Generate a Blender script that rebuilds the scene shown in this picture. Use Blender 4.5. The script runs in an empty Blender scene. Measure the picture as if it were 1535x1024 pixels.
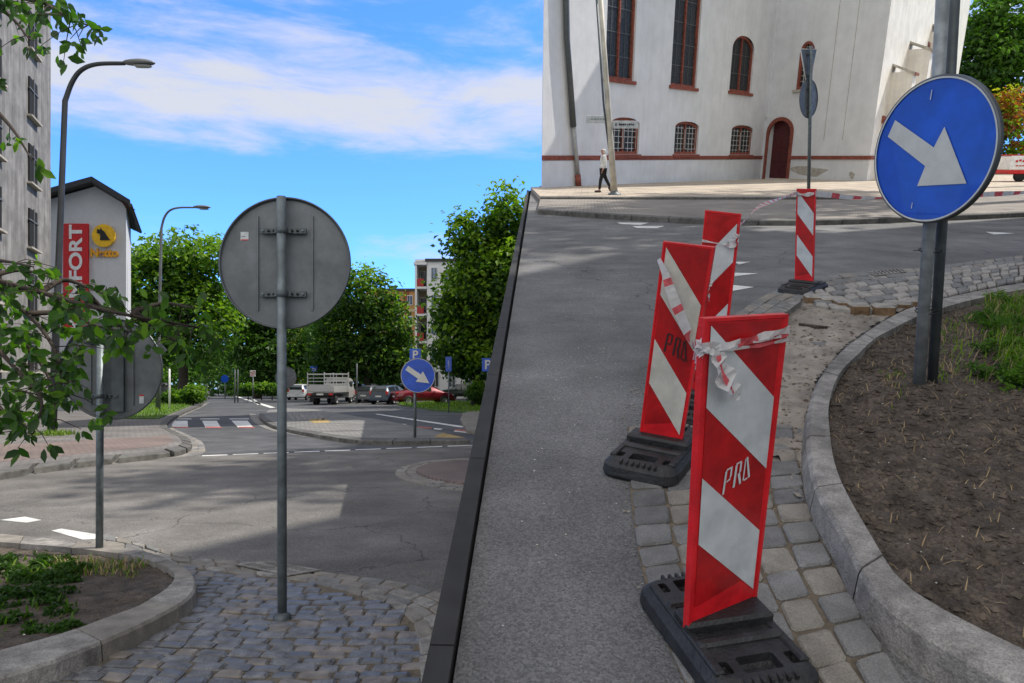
import bpy, bmesh, math, random
from mathutils import Vector, Matrix, noise
RND = random.Random(7)
scn = bpy.context.scene
COL = scn.collection
F = 1100.0; CU = 767.5; HV = 575.0          # focal length and horizon in photo pixels
CAMZ = 1.6
TH = math.atan(340.0 / F)                   # slope of the hill street
HR = 1.45                                   # eye height above the hill street
N = Vector((0, -math.sin(TH), math.cos(TH))); EY = Vector((0, math.cos(TH), math.sin(TH)))
CAM = Vector((0, 0, CAMZ)); OR = CAM - HR * N
MR = Matrix(((1, 0, 0, OR.x), (0, EY.y, N.y, OR.y), (0, EY.z, N.z, OR.z), (0, 0, 0, 1)))
I4 = Matrix.Identity(4)

# ------------------------------------------------------------------ survey helpers
def ray(u, v): return Vector(((u - CU) / F, 1.0, (HV - v) / F))
def lg(u, v, h=0.0):                         # point of the lower street
    d = ray(u, v); t = (h - CAMZ) / d.z
    return Vector((d.x * t, t, h))
def ly(u, v, Y):                             # point at a given distance
    d = ray(u, v); return CAM + d * Y
def rl(u, v):
    d = ray(u, v); return Vector((d.x, d.dot(EY), d.dot(N)))
def rg(u, v, c=0.0):                         # point of the hill street, in its own frame
    d = rl(u, v); t = (c - HR) / d.z
    return Vector((d.x * t, d.y * t, c))
def rb(u, v, b):
    d = rl(u, v); t = b / d.y
    return Vector((d.x * t, b, HR + d.z * t))

# ------------------------------------------------------------------ mesh helpers
class MB:
    def __init__(s): s.v = []; s.f = []; s.m = []; s.sm = []
    def add(s, vs, fs, m=0, sm=False):
        o = len(s.v); s.v += [tuple(p) for p in vs]
        for f in fs:
            s.f.append(tuple(i + o for i in f)); s.m.append(m); s.sm.append(sm)
        return s
    def box(s, c, d, m=0, rz=0.0, M=None):
        c = Vector(c); x, y, z = d[0] / 2, d[1] / 2, d[2] / 2
        R = Matrix.Rotation(rz, 3, 'Z') if M is None else M
        vs = [c + R @ Vector(p) for p in ((-x,-y,-z),(x,-y,-z),(x,y,-z),(-x,y,-z),(-x,-y,z),(x,-y,z),(x,y,z),(-x,y,z))]
        return s.add(vs, [(0,3,2,1),(4,5,6,7),(0,1,5,4),(1,2,6,5),(2,3,7,6),(3,0,4,7)], m)
    def bbox(s, c, d, b=.01, m=0, rz=0.0):   # box with chamfered edges
        c = Vector(c); x, y, z = d[0]/2, d[1]/2, d[2]/2; b = min(b, x*.9, y*.9, z*.9)
        R = Matrix.Rotation(rz, 3, 'Z'); rings = []
        for zz, i in ((-z, b), (-z + b, 0), (z - b, 0), (z, b)):
            X, Y = x - i, y - i
            e = b * .6 if i == 0 else 0
            rings.append([(-X+e,-Y,zz),(X-e,-Y,zz),(X,-Y+e,zz),(X,Y-e,zz),(X-e,Y,zz),(-X+e,Y,zz),(-X,Y-e,zz),(-X,-Y+e,zz)])
        vs = [c + R @ Vector(p) for r in rings for p in r]; fs = []
        for k in range(3):
            for i in range(8):
                j = (i+1) % 8; fs.append((k*8+i, k*8+j, k*8+8+j, k*8+8+i))
        fs += [tuple(range(7,-1,-1)), tuple(range(24,32))]
        return s.add(vs, fs, m)
    def quad(s, a, b, c, d, m=0): return s.add([a,b,c,d], [(0,1,2,3)], m)
    def tube(s, pts, r, seg=10, m=0, cap=True, sm=True):
        pts = [Vector(p) for p in pts]; n = len(pts)
        rs = r if isinstance(r, (list, tuple)) else [r]*n
        vs = []; up = None
        for i, p in enumerate(pts):
            t = (pts[min(i+1,n-1)] - pts[max(i-1,0)]).normalized()
            if up is None: up = Vector((0,0,1)) if abs(t.z) < .9 else Vector((1,0,0))
            x = t.cross(up).normalized(); y = x.cross(t).normalized(); up = y
            for k in range(seg):
                a = 2*math.pi*k/seg; vs.append(p + (x*math.cos(a) + y*math.sin(a))*rs[i])
        fs = []
        for i in range(n-1):
            for k in range(seg):
                j = (k+1) % seg; fs.append((i*seg+k, i*seg+j, (i+1)*seg+j, (i+1)*seg+k))
        s.add(vs, fs, m, sm)
        if cap:
            o = len(s.v) - len(vs)
            s.f += [tuple(o+k for k in range(seg)), tuple(o+(n-1)*seg+k for k in range(seg-1,-1,-1))]; s.m += [m,m]; s.sm += [False,False]
        return s
    def prism(s, poly, z0, z1, m=0, M=None, mt=None):    # poly in xy, extruded in z (or by frame M)
        n = len(poly)
        A = [Vector((p[0], p[1], z0)) for p in poly]; B = [Vector((p[0], p[1], z1)) for p in poly]
        if M is not None: A = [M @ p for p in A]; B = [M @ p for p in B]
        s.add(A + B, [(i, (i+1) % n, n+(i+1) % n, n+i) for i in range(n)], m)
        o = len(s.v) - 2*n
        s.f += [tuple(o+i for i in range(n-1,-1,-1)), tuple(o+n+i for i in range(n))]; s.m += [m, m if mt is None else mt]; s.sm += [False]*2
        return s
    def lathe(s, prof, c=(0,0,0), seg=24, m=0, M=None, sm=True):
        c = Vector(c); vs = []
        for r, z in prof:
            for k in range(seg):
                a = 2*math.pi*k/seg; p = Vector((r*math.cos(a), r*math.sin(a), z))
                vs.append(c + (M @ p if M is not None else p))
        fs = []
        for i in range(len(prof)-1):
            for k in range(seg):
                j = (k+1) % seg; fs.append((i*seg+k, i*seg+j, (i+1)*seg+j, (i+1)*seg+k))
        return s.add(vs, fs, m, sm)
    def mesh(s, name, mats):
        me = bpy.data.meshes.new(name); me.from_pydata(s.v, [], s.f)
        for mt in (mats if isinstance(mats, (list, tuple)) else [mats]): me.materials.append(mt)
        me.polygons.foreach_set('material_index', s.m); me.polygons.foreach_set('use_smooth', s.sm)
        me.update(); return me

def obj(name, mb, mats, parent=None, M=None, label=None, cat=None, group=None, kind=None, fix=True):
    me = mb.mesh(name, mats) if isinstance(mb, MB) else mb
    if fix and isinstance(mb, MB):
        bm = bmesh.new(); bm.from_mesh(me); bmesh.ops.recalc_face_normals(bm, faces=bm.faces); bm.to_mesh(me); bm.free()
    o = bpy.data.objects.new(name, me); COL.objects.link(o)
    if parent: o.parent = parent
    if M is not None: o.matrix_basis = M
    tag(o, label, cat, group, kind); return o
def tag(o, label=None, cat=None, group=None, kind=None):
    if label: o['label'] = label
    if cat: o['category'] = cat
    if group: o['group'] = group
    if kind: o['kind'] = kind
    return o
def thing(name, M, label, cat, group=None):
    o = bpy.data.objects.new(name, None); COL.objects.link(o); o.matrix_basis = M; o.empty_display_size = .2
    return tag(o, label, cat, group)
def dup(root, M, label, group=None):
    r = root.copy(); COL.objects.link(r); r.matrix_basis = M; r['label'] = label
    if group: r['group'] = group
    for ch in list(root.children):
        c = ch.copy(); COL.objects.link(c); c.parent = r
        for g in list(ch.children):
            d = g.copy(); COL.objects.link(d); d.parent = c
    return r
def T(p, rz=0.0, F0=I4): return F0 @ Matrix.Translation(Vector(p)) @ Matrix.Rotation(rz, 4, 'Z')

def smooth(pts, n=8):
    pts = [Vector(p) for p in pts]; P = [2*pts[0]-pts[1]] + pts + [2*pts[-1]-pts[-2]]; out = []
    for i in range(1, len(P)-2):
        a, b, c, d = P[i-1:i+3]
        for k in range(n):
            t = k / n
            out.append(.5*((2*b) + (c-a)*t + (2*a-5*b+4*c-d)*t*t + (3*b-a-3*c+d)*t**3))
    out.append(P[-2]); return out
def resample(pts, n):
    L = [0]
    for a, b in zip(pts, pts[1:]): L.append(L[-1] + (b-a).length)
    out = []; j = 0
    for i in range(n):
        t = L[-1]*i/(n-1)
        while j < len(L)-2 and L[j+1] < t: j += 1
        k = (t-L[j])/max(L[j+1]-L[j], 1e-9); out.append(pts[j].lerp(pts[j+1], k))
    return out, L[-1]
def inside(p, poly):
    c = False; n = len(poly)
    for i in range(n):
        a, b = poly[i], poly[i-1]
        if (a[1] > p[1]) != (b[1] > p[1]) and p[0] < (b[0]-a[0])*(p[1]-a[1])/(b[1]-a[1]) + a[0]: c = not c
    return c

# ------------------------------------------------------------------ materials
def mat(name, col, rough=.8, metal=0.0, var=.12, vs=6.0, bump=0.0, bs=60.0, col2=None, speck=0.0, ss=250.0, dirt=0.0, coat=0.0, spec=.5, det=6.0, ds=1.3, streak=0.0, crack=0.0, tr=0.0):
    m = bpy.data.materials.new(name); m.use_nodes = True; nt = m.node_tree; nd = nt.nodes; lk = nt.links
    p = nd['Principled BSDF']; p.inputs['Roughness'].default_value = rough; p.inputs['Metallic'].default_value = metal
    p.inputs['Specular IOR Level'].default_value = spec; p.inputs['Coat Weight'].default_value = coat
    tc = nd.new('ShaderNodeTexCoord')
    nz = nd.new('ShaderNodeTexNoise'); nz.inputs['Scale'].default_value = vs; nz.inputs['Detail'].default_value = det; lk.new(tc.outputs['Object'], nz.inputs['Vector'])
    cr = nd.new('ShaderNodeValToRGB'); lk.new(nz.outputs['Fac'], cr.inputs['Fac'])
    c2 = col2 or tuple(min(1, c*(1+var)) for c in col); c1 = tuple(c*(1-var) for c in col)
    cr.color_ramp.elements[0].position = .32; cr.color_ramp.elements[1].position = .68
    cr.color_ramp.elements[0].color = (*c1, 1); cr.color_ramp.elements[1].color = (*c2, 1)
    out = cr.outputs['Color']
    if speck:
        vo = nd.new('ShaderNodeTexVoronoi'); vo.inputs['Scale'].default_value = ss; lk.new(tc.outputs['Object'], vo.inputs['Vector'])
        sx = nd.new('ShaderNodeSeparateColor'); lk.new(vo.outputs['Color'], sx.inputs[0])
        r2 = nd.new('ShaderNodeMapRange'); r2.inputs['From Min'].default_value = 0; r2.inputs['From Max'].default_value = 1
        r2.inputs['To Min'].default_value = 1-speck; r2.inputs['To Max'].default_value = 1+speck; lk.new(sx.outputs[0], r2.inputs['Value'])
        mx = nd.new('ShaderNodeVectorMath'); mx.operation = 'SCALE'; lk.new(out, mx.inputs[0]); lk.new(r2.outputs[0], mx.inputs['Scale']); out = mx.outputs[0]
    if dirt:
        n3 = nd.new('ShaderNodeTexNoise'); n3.inputs['Scale'].default_value = ds; n3.inputs['Detail'].default_value = 9; n3.inputs['Roughness'].default_value = .65; lk.new(tc.outputs['Object'], n3.inputs['Vector'])
        r3 = nd.new('ShaderNodeMapRange'); r3.inputs['From Min'].default_value = .38; r3.inputs['From Max'].default_value = .62
        r3.inputs['To Min'].default_value = 1-dirt; r3.inputs['To Max'].default_value = 1.0; lk.new(n3.outputs['Fac'], r3.inputs['Value'])
        mx = nd.new('ShaderNodeVectorMath'); mx.operation = 'SCALE'; lk.new(out, mx.inputs[0]); lk.new(r3.outputs[0], mx.inputs['Scale']); out = mx.outputs[0]
    if streak:                                # rain streaks running down a wall
        mp = nd.new('ShaderNodeMapping'); mp.inputs['Scale'].default_value = (2.2, 2.2, .12); lk.new(tc.outputs['Object'], mp.inputs['Vector'])
        n4 = nd.new('ShaderNodeTexNoise'); n4.inputs['Scale'].default_value = 1.6; n4.inputs['Detail'].default_value = 8; n4.inputs['Roughness'].default_value = .7; lk.new(mp.outputs[0], n4.inputs['Vector'])
        r4 = nd.new('ShaderNodeMapRange'); r4.inputs['From Min'].default_value = .36; r4.inputs['From Max'].default_value = .56; r4.inputs['To Min'].default_value = 1-streak; lk.new(n4.outputs['Fac'], r4.inputs['Value'])
        mx = nd.new('ShaderNodeVectorMath'); mx.operation = 'SCALE'; lk.new(out, mx.inputs[0]); lk.new(r4.outputs[0], mx.inputs['Scale']); out = mx.outputs[0]
    if crack:                                 # hairline cracks, only here and there
        wn = nd.new('ShaderNodeTexNoise'); wn.inputs['Scale'].default_value = 1.2; wn.inputs['Detail'].default_value = 6; lk.new(tc.outputs['Object'], wn.inputs['Vector'])
        ws = nd.new('ShaderNodeVectorMath'); ws.operation = 'MULTIPLY_ADD'; ws.inputs[1].default_value = (1.1,1.1,1.1); lk.new(wn.outputs['Color'], ws.inputs[0]); lk.new(tc.outputs['Object'], ws.inputs[2])
        v2 = nd.new('ShaderNodeTexVoronoi'); v2.feature = 'DISTANCE_TO_EDGE'; v2.inputs['Scale'].default_value = .42; lk.new(ws.outputs[0], v2.inputs['Vector'])
        c1_ = nd.new('ShaderNodeMapRange'); c1_.inputs['From Min'].default_value = .001; c1_.inputs['From Max'].default_value = .006; c1_.inputs['To Min'].default_value = 1-crack; lk.new(v2.outputs['Distance'], c1_.inputs['Value'])
        pn = nd.new('ShaderNodeTexNoise'); pn.inputs['Scale'].default_value = .22; lk.new(tc.outputs['Object'], pn.inputs['Vector'])
        pm = nd.new('ShaderNodeMapRange'); pm.inputs['From Min'].default_value = .46; pm.inputs['From Max'].default_value = .54; lk.new(pn.outputs['Fac'], pm.inputs['Value'])
        mn = nd.new('ShaderNodeMath'); mn.operation = 'MAXIMUM'; lk.new(c1_.outputs[0], mn.inputs[0]); lk.new(pm.outputs[0], mn.inputs[1])
        mx = nd.new('ShaderNodeVectorMath'); mx.operation = 'SCALE'; lk.new(out, mx.inputs[0]); lk.new(mn.outputs[0], mx.inputs['Scale']); out = mx.outputs[0]
        n5 = nd.new('ShaderNodeTexNoise'); n5.inputs['Scale'].default_value = .35; n5.inputs['Detail'].default_value = 3; lk.new(tc.outputs['Object'], n5.inputs['Vector'])
        r5 = nd.new('ShaderNodeMapRange'); r5.inputs['From Min'].default_value = .35; r5.inputs['From Max'].default_value = .65; r5.inputs['To Min'].default_value = .74; r5.inputs['To Max'].default_value = 1.22; lk.new(n5.outputs['Fac'], r5.inputs['Value'])
        mx = nd.new('ShaderNodeVectorMath'); mx.operation = 'SCALE'; lk.new(out, mx.inputs[0]); lk.new(r5.outputs[0], mx.inputs['Scale']); out = mx.outputs[0]
    lk.new(out, p.inputs['Base Color'])
    if tr:
        tl = nd.new('ShaderNodeBsdfTranslucent'); lk.new(out, tl.inputs['Color']); ms = nd.new('ShaderNodeMixShader'); ms.inputs[0].default_value = tr
        lk.new(p.outputs[0], ms.inputs[1]); lk.new(tl.outputs[0], ms.inputs[2]); lk.new(ms.outputs[0], nd['Material Output'].inputs['Surface'])
    if bump:
        nb = nd.new('ShaderNodeTexNoise'); nb.inputs['Scale'].default_value = bs; nb.inputs['Detail'].default_value = 4; lk.new(tc.outputs['Object'], nb.inputs['Vector'])
        bp = nd.new('ShaderNodeBump'); bp.inputs['Strength'].default_value = bump; bp.inputs['Distance'].default_value = .01
        lk.new(nb.outputs['Fac'], bp.inputs['Height']); lk.new(bp.outputs['Normal'], p.inputs['Normal'])
    return m
def brickmat(name, c1, c2, mortar, w, h, gap=.012, rot=0.0, rough=.9, bump=.4, wobble=0.0):
    m = mat(name, c1, rough, bump=0); nt = m.node_tree; nd = nt.nodes; lk = nt.links; p = nd['Principled BSDF']
    tc = nd.new('ShaderNodeTexCoord'); mp = nd.new('ShaderNodeMapping'); mp.inputs['Rotation'].default_value = (0,0,rot); lk.new(tc.outputs['Object'], mp.inputs['Vector'])
    vec = mp.outputs[0]
    b = nd.new('ShaderNodeTexBrick'); lk.new(vec, b.inputs['Vector']); b.inputs['Scale'].default_value = 1
    b.inputs['Brick Width'].default_value = w; b.inputs['Row Height'].default_value = h; b.inputs['Mortar Size'].default_value = gap
    b.inputs['Color1'].default_value = (*c1,1); b.inputs['Color2'].default_value = (*c2,1); b.inputs['Mortar'].default_value = (*mortar,1)
    nz = nd.new('ShaderNodeTexNoise'); nz.inputs['Scale'].default_value = .8; nz.inputs['Detail'].default_value = 8; lk.new(tc.outputs['Object'], nz.inputs['Vector'])
    r3 = nd.new('ShaderNodeMapRange'); r3.inputs['From Min'].default_value = .3; r3.inputs['From Max'].default_value = .7; r3.inputs['To Min'].default_value = .7; r3.inputs['To Max'].default_value = 1.15
    lk.new(nz.outputs['Fac'], r3.inputs['Value'])
    mx = nd.new('ShaderNodeVectorMath'); mx.operation = 'SCALE'; lk.new(b.outputs['Color'], mx.inputs[0]); lk.new(r3.outputs[0], mx.inputs['Scale'])
    lk.new(mx.outputs[0], p.inputs['Base Color'])
    bp = nd.new('ShaderNodeBump'); bp.inputs['Strength'].default_value = bump; bp.inputs['Distance'].default_value = .01; bp.invert = True
    lk.new(b.outputs['Fac'], bp.inputs['Height']); lk.new(bp.outputs['Normal'], p.inputs['Normal']); return m
def leafmat(name, c, tr=.45):
    m = bpy.data.materials.new(name); m.use_nodes = True; nt = m.node_tree; nd = nt.nodes; lk = nt.links
    nd.remove(nd['Principled BSDF']); o = nd['Material Output']
    tc = nd.new('ShaderNodeTexCoord'); nz = nd.new('ShaderNodeTexNoise'); nz.inputs['Scale'].default_value = 1.1; nz.inputs['Detail'].default_value = 3; lk.new(tc.outputs['Object'], nz.inputs['Vector'])
    cr = nd.new('ShaderNodeValToRGB'); cr.color_ramp.elements[0].position = .35; cr.color_ramp.elements[1].position = .65
    cr.color_ramp.elements[0].color = (c[0]*.65, c[1]*.75, c[2]*.7, 1); cr.color_ramp.elements[1].color = (c[0]*1.3, c[1]*1.2, c[2]*1.1, 1); lk.new(nz.outputs['Fac'], cr.inputs['Fac'])
    d = nd.new('ShaderNodeBsdfPrincipled'); d.inputs['Roughness'].default_value = .5; d.inputs['Specular IOR Level'].default_value = .35; lk.new(cr.outputs[0], d.inputs['Base Color'])
    t = nd.new('ShaderNodeBsdfTranslucent'); g = nd.new('ShaderNodeVectorMath'); g.operation = 'MULTIPLY'; g.inputs[1].default_value = (1.5, 1.7, .6); lk.new(cr.outputs[0], g.inputs[0]); lk.new(g.outputs[0], t.inputs['Color'])
    mx = nd.new('ShaderNodeMixShader'); mx.inputs[0].default_value = tr; lk.new(d.outputs[0], mx.inputs[1]); lk.new(t.outputs[0], mx.inputs[2]); lk.new(mx.outputs[0], o.inputs['Surface']); return m

M = {}
M['asph'] = mat('asphalt_lower', (.17,.161,.15), .9, crack=.6, var=.14, vs=1.1, bump=.9, bs=120, speck=.4, ss=110, dirt=.28)
M['asph2'] = mat('asphalt_hill', (.155,.155,.155), .85, crack=.5, var=.2, vs=1.6, bump=1.0, bs=90, speck=.36, ss=130, dirt=.25)
M['kerb'] = mat('kerb_concrete', (.30,.285,.265), .9, var=.25, vs=14, bump=.9, bs=60, speck=.25, ss=220, dirt=.5, ds=2.5)
M['kerbd'] = mat('kerb_dark', (.13,.127,.12), .9, var=.3, vs=8, bump=.4, dirt=.4)
M['paver'] = mat('paver_grey', (.20,.20,.195), .85, var=.18, vs=9, bump=.6, bs=110, speck=.2, ss=260, dirt=.3)
M['paver2'] = mat('paver_grey_dark', (.155,.155,.155), .85, var=.2, vs=9, bump=.6, bs=110, speck=.2, ss=260, dirt=.3)
M['paver3'] = mat('paver_warm', (.245,.225,.195), .85, var=.2, vs=9, bump=.6, bs=110, speck=.2, ss=260, dirt=.3)
M['cob'] = mat('cobble_blue_grey', (.15,.152,.16), .6, speck=.2, ss=120, var=.4, vs=12, bump=.8, bs=40, dirt=.2)
M['cob2'] = mat('cobble_brown', (.20,.175,.15), .6, var=.3, vs=12, bump=.5, bs=40, dirt=.2)
M['cob3'] = mat('cobble_slate', (.11,.113,.12), .5, var=.3, vs=12, bump=.5, bs=40)
M['cobl'] = mat('cobble_light', (.33,.31,.28), .8, var=.2, vs=12, bump=.6, bs=50, dirt=.25)
M['cobs'] = mat('cobble_broken_side', (.19,.12,.065), .9, var=.45, vs=14, bump=.8, bs=40)
M['joint'] = mat('joint_sand', (.13,.105,.075), .95, var=.3, vs=30, bump=.6)
M['sand'] = mat('sand', (.31,.275,.235), .95, var=.28, vs=5, bump=.8, bs=50, dirt=.4, speck=.1)
M['soil'] = mat('soil', (.07,.055,.043), .95, var=.45, vs=9, bump=1.0, bs=60, speck=.35, ss=120)
M['soil2'] = mat('soil_light', (.11,.085,.065), .95, var=.35, vs=9, bump=.8, bs=60)
M['peb'] = mat('pebble', (.5,.48,.44), .8)
M['straw'] = mat('straw', (.30,.22,.12), .9)
M['grass'] = mat('grass_ground', (.07,.13,.02), .95, var=.4, vs=5, bump=1, bs=80)
M['blade'] = leafmat('grass_blade', (.13,.21,.03), .4)
M['white'] = mat('road_paint', (.72,.72,.70), .7, var=.1, vs=20, dirt=.3, bump=.2)
M['redp'] = mat('red_road_paint', (.42,.10,.08), .8, var=.2, dirt=.3)
M['yelp'] = mat('tactile_yellow', (.38,.27,.10), .9, var=.2, dirt=.3)
M['galv'] = mat('galvanised', (.17,.20,.215), .5, .35, var=.25, vs=14, dirt=.2)
M['galvd'] = mat('galvanised_dark', (.085,.10,.11), .5, .35, var=.25, vs=10)
M['galvl'] = mat('galvanised_light', (.29,.32,.34), .5, .3, var=.25, vs=14, dirt=.25, ds=5)
M['plate'] = mat('sign_back_grey', (.17,.185,.20), .6, .15, var=.16, vs=3.0, dirt=.35, ds=4, bump=.1, bs=8)
M['rim'] = mat('sign_rim', (.10,.11,.12), .4, .6)
M['blue'] = mat('sign_blue', (.005,.075,.55), .35, var=.10, vs=4, dirt=.25, ds=5, coat=.2, bump=.08, bs=12)
M['arrow'] = mat('sign_white', (.60,.60,.57), .5, var=.06, vs=12, dirt=.15, speck=.05)
M['blk'] = mat('black_paint', (.012,.012,.012), .6)
M['lampm'] = mat('lamp_pole', (.045,.05,.055), .5, .3, var=.2, vs=2)
M['lampg'] = mat('lamp_pole_grey', (.15,.16,.165), .5, .3, var=.2, vs=2)
M['lens'] = mat('lamp_lens', (.35,.36,.37), .2, var=.1)
M['cream'] = mat('cream_pole', (.58,.54,.46), .6, var=.12, vs=5, dirt=.25)
M['red'] = mat('barrier_red', (.74,.010,.018), .42, var=.08, vs=5, coat=.15, dirt=.30, ds=9, speck=.05, ss=400, bump=.2, bs=60)
M['redd'] = mat('barrier_red_film', (.50,.004,.008), .4, var=.10, vs=8, dirt=.38, ds=7, coat=.2, bump=.15, bs=30)
M['film'] = mat('barrier_white_film', (.60,.63,.66), .4, var=.06, vs=9, dirt=.24, ds=6, bump=.15, bs=25, streak=.0)
M['film2'] = mat('barrier_cream_film', (.60,.58,.52), .45, var=.06, vs=9, dirt=.28, ds=6, bump=.15, bs=25)
M['rub'] = mat('black_rubber', (.018,.019,.021), .55, var=.5, vs=14, bump=.5, bs=70, dirt=.3)
M['hole'] = mat('rubber_shadow', (.004,.004,.004), .9)
M['tapew'] = mat('tape_white', (.62,.62,.63), .3, var=.12, vs=30, tr=.35, bump=.6, bs=45)
M['taper'] = mat('tape_red', (.62,.10,.12), .35, var=.2, vs=30, tr=.35, bump=.6, bs=45)
M['brick'] = mat('red_brick', (.27,.075,.05), .9, speck=.3, ss=14, var=.35, vs=18, bump=.8, bs=40, dirt=.2)
M['wallw'] = mat('white_plaster', (.74,.75,.77), .92, streak=.05, var=.04, vs=.7, bump=.5, bs=4, dirt=.09)
M['wallc'] = mat('cream_sunlit_plaster', (.84,.80,.73), .92, streak=.10, var=.06, vs=.9, bump=.5, bs=4, dirt=.14)  # paler and warmer, to paint sunlight onto the receding face
M['patch'] = mat('bare_plaster', (.42,.39,.34), .95, var=.2, vs=5, bump=.6, bs=20)
M['glass'] = mat('leaded_glass', (.03,.033,.038), .55, spec=.25, var=.6, vs=9, bump=.4, bs=6)
M['bar'] = mat('white_bars', (.48,.48,.46), .6)
M['lead'] = mat('lead_bar', (.12,.125,.13), .6)
M['door'] = mat('dark_red_door', (.085,.012,.014), .6, var=.3, vs=9)
M['pipe'] = mat('drain_pipe', (.10,.11,.12), .5, .3)
M['pipel'] = mat('drain_pipe_light', (.36,.36,.35), .5, .2)
M['tile'] = mat('roof_tile', (.25,.10,.06), .85, var=.3, vs=8, bump=.6)
M['gwall'] = mat('grey_render', (.30,.29,.28), .95, streak=.4, var=.12, vs=1.5, bump=.5, bs=6, dirt=.35)
M['nwall'] = mat('white_render', (.62,.63,.66), .9, var=.04, dirt=.06)
M['droof'] = mat('dark_roof', (.035,.038,.042), .7)
M['soff'] = mat('soffit_brown', (.06,.018,.015), .8)
M['sred'] = mat('banner_red', (.58,.010,.014), .5)
M['syel'] = mat('logo_yellow', (.85,.50,.015), .5)
M['sora'] = mat('letters_orange', (.80,.38,.015), .5)
M['swht'] = mat('letters_white', (.8,.8,.8), .5)
M['win'] = mat('window_glass', (.03,.035,.042), .15, var=.4, vs=1)
M['winb'] = mat('window_glass_blue', (.08,.12,.18), .12, var=.4, vs=1)
M['frame'] = mat('window_frame', (.62,.62,.62), .6)
M['aptw'] = mat('apartment_white', (.72,.72,.72), .9, var=.04, dirt=.08)
M['apto'] = mat('apartment_orange', (.42,.22,.08), .9, var=.05, dirt=.1)
M['aptr'] = mat('apartment_rust', (.27,.07,.035), .9, var=.05, dirt=.1)
M['aptc'] = mat('apartment_cream', (.50,.40,.26), .9, var=.05, dirt=.1)
M['balr'] = mat('balcony_red', (.35,.03,.03), .7)
M['bark'] = mat('bark', (.045,.035,.027), .95, var=.4, vs=8, bump=1, bs=20)
M['twig'] = mat('twig', (.035,.025,.018), .9)
M['l1'] = leafmat('leaf_dark', (.034,.085,.012)); M['l2'] = leafmat('leaf_mid', (.075,.165,.016)); M['l3'] = leafmat('leaf_light', (.17,.29,.022))
M['ly'] = leafmat('leaf_yellow', (.30,.30,.02)); M['n1'] = leafmat('near_leaf_dark', (.026,.068,.014), .35); M['n2'] = leafmat('near_leaf', (.055,.14,.018), .5); M['n3'] = leafmat('near_leaf_light', (.12,.24,.025), .6)
M['rl1'] = leafmat('autumn_leaf', (.28,.09,.03))
M['tyre'] = mat('tyre', (.015,.015,.016), .8); M['rimm'] = mat('wheel_rim', (.35,.36,.37), .35, .7)
M['cglass'] = mat('car_glass', (.02,.027,.032), .08, var=.3, vs=.8, spec=.8)
M['tail'] = mat('tail_light', (.50,.015,.015), .25, coat=.5); M['plt'] = mat('number_plate', (.65,.65,.62), .5); M['trim'] = mat('car_trim', (.02,.02,.022), .5)
def paint(n, c): return mat(n, c, .3, .25, var=.03, coat=.7)
M['skin'] = mat('skin', (.42,.22,.16), .6); M['jac'] = mat('jacket_cloth', (.62,.62,.60), .85, var=.25, vs=9, bump=.4, bs=15); M['trou'] = mat('trouser_cloth', (.012,.012,.014), .9); M['hair'] = mat('white_hair', (.62,.60,.57), .8, var=.2, vs=60); M['shoe'] = mat('shoe', (.04,.03,.03), .6)
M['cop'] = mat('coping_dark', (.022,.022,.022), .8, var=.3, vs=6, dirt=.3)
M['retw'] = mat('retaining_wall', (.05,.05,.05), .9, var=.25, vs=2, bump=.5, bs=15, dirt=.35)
M['bin'] = mat('bin_grey', (.05,.055,.06), .6)
M['pavl'] = brickmat('pavement_blocks', (.20,.185,.175), (.16,.15,.145), (.09,.085,.08), .22, .11, .012, .3)
M['pavr'] = brickmat('pavement_red_blocks', (.21,.155,.14), (.17,.13,.12), (.11,.09,.08), .2, .1, .012, .2)
M['pavs'] = brickmat('island_blocks', (.24,.235,.225), (.18,.178,.172), (.10,.098,.095), .22, .11, .012, .5)
M['pavw'] = brickmat('far_walk_slabs', (.46,.39,.31), (.41,.35,.28), (.25,.22,.18), .5, .5, .012, .1)
M['pavg'] = brickmat('far_strip_blocks', (.30,.27,.235), (.24,.215,.19), (.14,.13,.12), .2, .1, .012, .1)

# ------------------------------------------------------------------ paving stones and kerbs
def stone(mb, q, z0, z1, bev=.008, m=0, jit=.004, tilt=.003):
    """one paving stone from a quad of ground points, with a chamfered top"""
    c = (q[0]+q[1]+q[2]+q[3])/4; cx = Vector((c.x, c.y, 0)); vs = []
    q = [Vector((p.x, p.y, 0)) + Vector((RND.uniform(-jit,jit), RND.uniform(-jit,jit), 0)) for p in q]
    ring = []
    for i in range(4):                        # eight-cornered outline: clipped corners
        a, b, d = q[i], q[i-1], q[(i+1) % 4]
        ring += [a.lerp(b, .10), a.lerp(d, .10)]
    dz = RND.uniform(-tilt, tilt); sl = (RND.uniform(-tilt, tilt), RND.uniform(-tilt, tilt))
    n = len(ring)
    w = min((q[1]-q[0]).length, (q[2]-q[1]).length); k = max(0, 1 - 2.2*bev/max(w, .02))
    for p in ring: vs.append((p.x, p.y, z0))
    for p in ring: vs.append((p.x, p.y, z1 - bev + dz))
    for p in ring:
        r = cx + (p-cx)*k; vs.append((r.x, r.y, z1 + dz + sl[0]*(1 if p.x > cx.x else -1) + sl[1]*(1 if p.y > cx.y else -1)))
    fs = []
    for r in range(2):
        for i in range(n):
            j = (i+1) % n; fs.append((r*n+i, r*n+j, (r+1)*n+j, (r+1)*n+i))
    fs.append(tuple(range(2*n, 3*n))); mb.add(vs, fs, m)
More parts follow.
